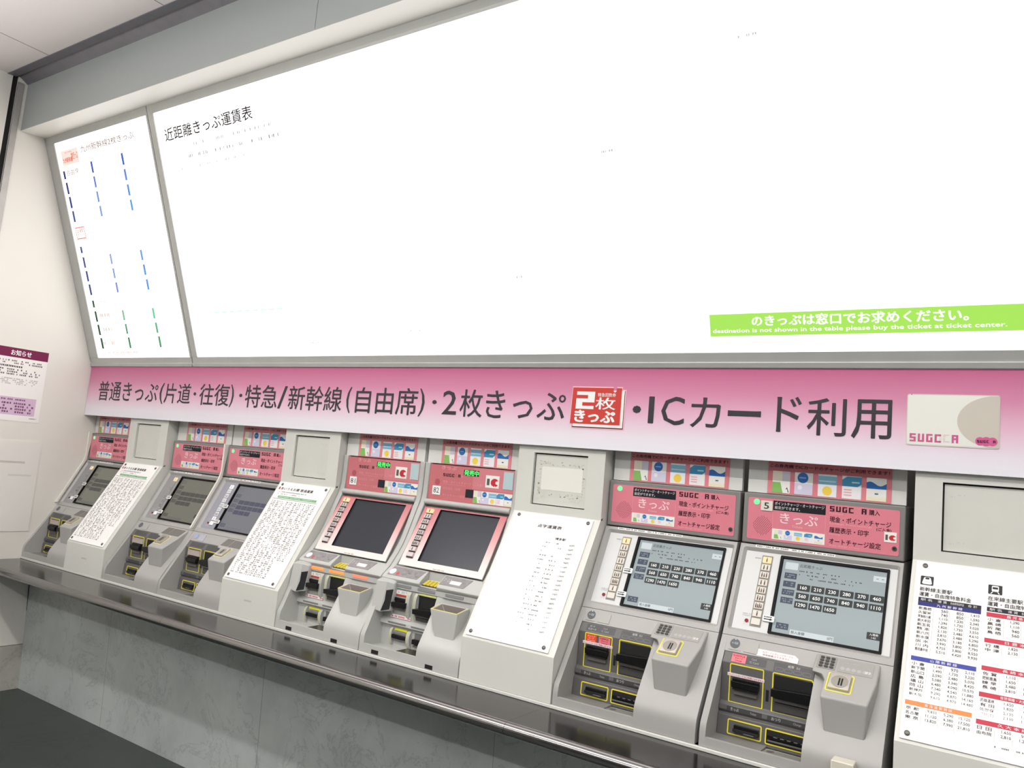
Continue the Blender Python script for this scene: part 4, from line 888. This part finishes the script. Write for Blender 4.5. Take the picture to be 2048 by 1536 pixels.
# small board
R, t0, t1 = board_frame(.003, 1.041, .092, 1.026, 'fare_board', 'narrow back-lit fare board with blue and green bars, beside the left wall')
b = MB(); b.rect(LB, .091, t0 - .001, 1.027, t1 + .001, -.006, BOARD); h = -.0052
BI = lambda r, g, bb: mat('board_ink_%d_%d_%d' % (r, g, bb), (r, g, bb), .6, spec=0)
def BG(r, g, bb, s=.9):
    return glow('board_tint_%d_%d_%d' % (r, g, bb), (r, g, bb), s, 0, .6)
b.text(LB, '九州新幹線2枚きっぷ', .350, .099, .884, .137, h, BG(136, 114, 104), .014); b.marks(LB, .40, .152, .55, .164, 1, BG(226, 216, 208), h, 1, 3, dens=.2)
b.rect(LB, .138, .100, .318, .182, h, BG(250, 226, 216)); b.text(LB, '九州新幹線', .146, .140, .250, .168, h + .0006, BG(226, 110, 92), .03); b.text(LB, '2枚きっぷ', .240, .118, .312, .160, h + .0006, BG(226, 110, 92), .03); b.marks(LB, .18, .108, .25, .118, 1, BG(226, 170, 150), h + .0006, 1, 4)
b.text(LB, '自由席', .160, .210, .290, .241, h, BG(142, 122, 114), .012); b.text(LB, '指定席', .176, .975, .300, 1.005, h, BG(190, 166, 156))
for x, a_, c_, col in ((.120, .209, .255, (62, 70, 138)), (.124, .275, .341, (70, 76, 150)), (.127, .357, .422, (66, 74, 152)), (.130, .439, .503, (90, 100, 164)),
    (.137, .648, .686, (96, 100, 170)), (.141, .710, .773, (96, 100, 168)), (.144, .792, .854, (86, 90, 160)), (.147, .872, .936, (82, 86, 156)),
    (.149, .969, 1.011, (64, 104, 80)), (.152, 1.034, 1.098, (58, 104, 76)), (.154, 1.115, 1.179, (52, 98, 70)), (.157, 1.197, 1.262, (48, 94, 66))): b.rect(LB, x, a_, x + .021, c_, h, BG(*col, .62))
for x, a_, c_, col in ((.424, .195, .258, (74, 104, 190)), (.424, .277, .339, (120, 146, 226)), (.424, .360, .420, (136, 164, 234)), (.426, .441, .500, (150, 176, 238)),
    (.433, .713, .771, (168, 186, 240)), (.434, .795, .853, (160, 182, 236)), (.436, .876, .935, (140, 160, 236)),
    (.447, 1.038, 1.098, (140, 212, 170)), (.450, 1.119, 1.178, (112, 176, 140)), (.454, 1.198, 1.262, (72, 148, 104)),
    (.734, .195, .257, (76, 112, 210)), (.733, .279, .338, (110, 150, 230)), (.735, .360, .420, (104, 166, 238)), (.736, .442, .500, (112, 176, 240)),
    (.741, .714, .771, (132, 178, 242)), (.743, .795, .853, (104, 170, 244)), (.745, .877, .935, (108, 172, 246)),
    (.750, 1.038, 1.097, (126, 226, 172)), (.753, 1.120, 1.179, (110, 200, 150)), (.758, 1.198, 1.261, (92, 170, 124))): b.rect(LB, x, a_, x + .019, c_, h, BG(*col, .7))
b.ring(LB, .127, .535, .228, .605, .006, h - .0001, h, BG(232, 120, 100)); b.text(LB, '2枚', .138, .544, .220, .570, h, BG(236, 150, 132), .02); b.text(LB, 'きっぷ', .138, .574, .220, .598, h, BG(236, 150, 132), .02)
for t in (1.045, 1.130, 1.212): b.marks(LB, .182, t, .30, t + .032, 1, BG(214, 186, 176), h, 1, int(t * 100), dens=.3, cw=.5)
b.marks(LB, .194, 1.276, .54, 1.296, 1, BG(216, 190, 180), h, 1, 17, dens=.4, cw=.6)
b.build('lit_panel', R, 'glowing white fare panel')
# large board
R, t0, t1 = board_frame(1.047, 4.985, 1.090, 4.925, 'fare_board', 'huge glaring white back-lit fare board filling the upper wall')
t0 = .038
b = MB(); b.rect(LB, 1.089, t0 - .001, 4.926, t1 + .001, -.006, BOARD)
b.text(LB, '近距離きっぷ運賃表', 1.152, .137, 1.838, .199, h, BI(34, 28, 32), .010)
fa = BG(190, 188, 188)
b.marks(LB, 1.372, .2300, 1.955, .2520, 1, fa, h, 1, 51, dens=.1, cw=.55); b.marks(LB, 1.285, .2820, 2.000, .3050, 1, BG(150, 148, 150), h, 1, 52, dens=0, cw=.5); b.marks(LB, 1.195, .3380, 1.820, .3560, 1, fa, h, 1, 53, dens=-.1, cw=.5)
for k in range(9): b.rect(LB, 1.30 + k * .062, 1.081, 1.30 + k * .062 + .04, 1.087, h, BG(206, 244, 250))
for x, t in ((1.992, 1.248), (2.62, 1.205), (3.18, 1.01), (3.60, .60), (4.10, .33), (4.40, .12)): b.marks(LB, x, t, x + .06, t + .013, 1, BG(196, 194, 196), h, 1, int(x * 100), dens=.1)
b.rect(LB, 3.958, 1.1895, 4.905, 1.264, h, BG(176, 240, 96, .80))
b.text(LB, 'のきっぷは窓口でお求めください。', 4.10, 1.1975, 4.715, 1.2320, h + .0006, BG(255, 255, 250, 1.1), .03); b.text(LB, 'destination is not shown in the table please buy the ticket at ticket center.', 3.968, 1.2390, 4.808, 1.2560, h + .0006, BG(255, 255, 250, 1.1), .014)
b.build('lit_panel', R, 'glowing white fare panel')
# plain wall panel past the boards
struct('wall_right', MB().extr([(-.474, 3.194), (0, 1.906), (.29, 1.906), (.29, 3.194)], 4.99, 9.0, SOFFB))

# ------------------------------------------------------------------ notice on the left wall
nt_ = thing('notice_paper', 'white notice sheet with dark plum heading taped to the left wall', 'notice', (0.0, -.41, 1.527))
b = MB(); y0 = .047; b.slab(FL, y0, .0555, .3400, .4725, 0, .0012, PAPER); h = .0016
b.rect(FL, y0, .0555, .3400, .110, h, ink(118, 32, 72)); b.text(FL, 'お知らせ', .135, .068, .245, .099, h + .0004, ink(244, 236, 240), .03)
gk = ink(112, 100, 104)
b.marks(FL, .070, .124, .315, .150, 2, gk, h, 1, 1, dens=.25, cw=.8); b.marks(FL, .070, .154, .200, .170, 1, ink(70, 50, 60), h, 1, 2); b.marks(FL, .070, .174, .312, .214, 3, gk, h, .95, 3, dens=.25, cw=.8); b.marks(FL, .070, .228, .300, .266, 4, ink(172, 164, 166), h, 1, 4, dens=.3)
b.rect(FL, .064, .337, .3100, .4380, h, ink(214, 184, 208)); b.marks(FL, .120, .343, .250, .358, 1, ink(126, 86, 116), h + .0003, 1, 6); b.marks(FL, .076, .364, .300, .430, 4, ink(116, 76, 104), h + .0003, .8, 7, dens=.3, cw=.9); b.marks(FL, .285, .448, .325, .456, 1, gk, h, 1, 8)
b.build('printed_sheet', nt_)
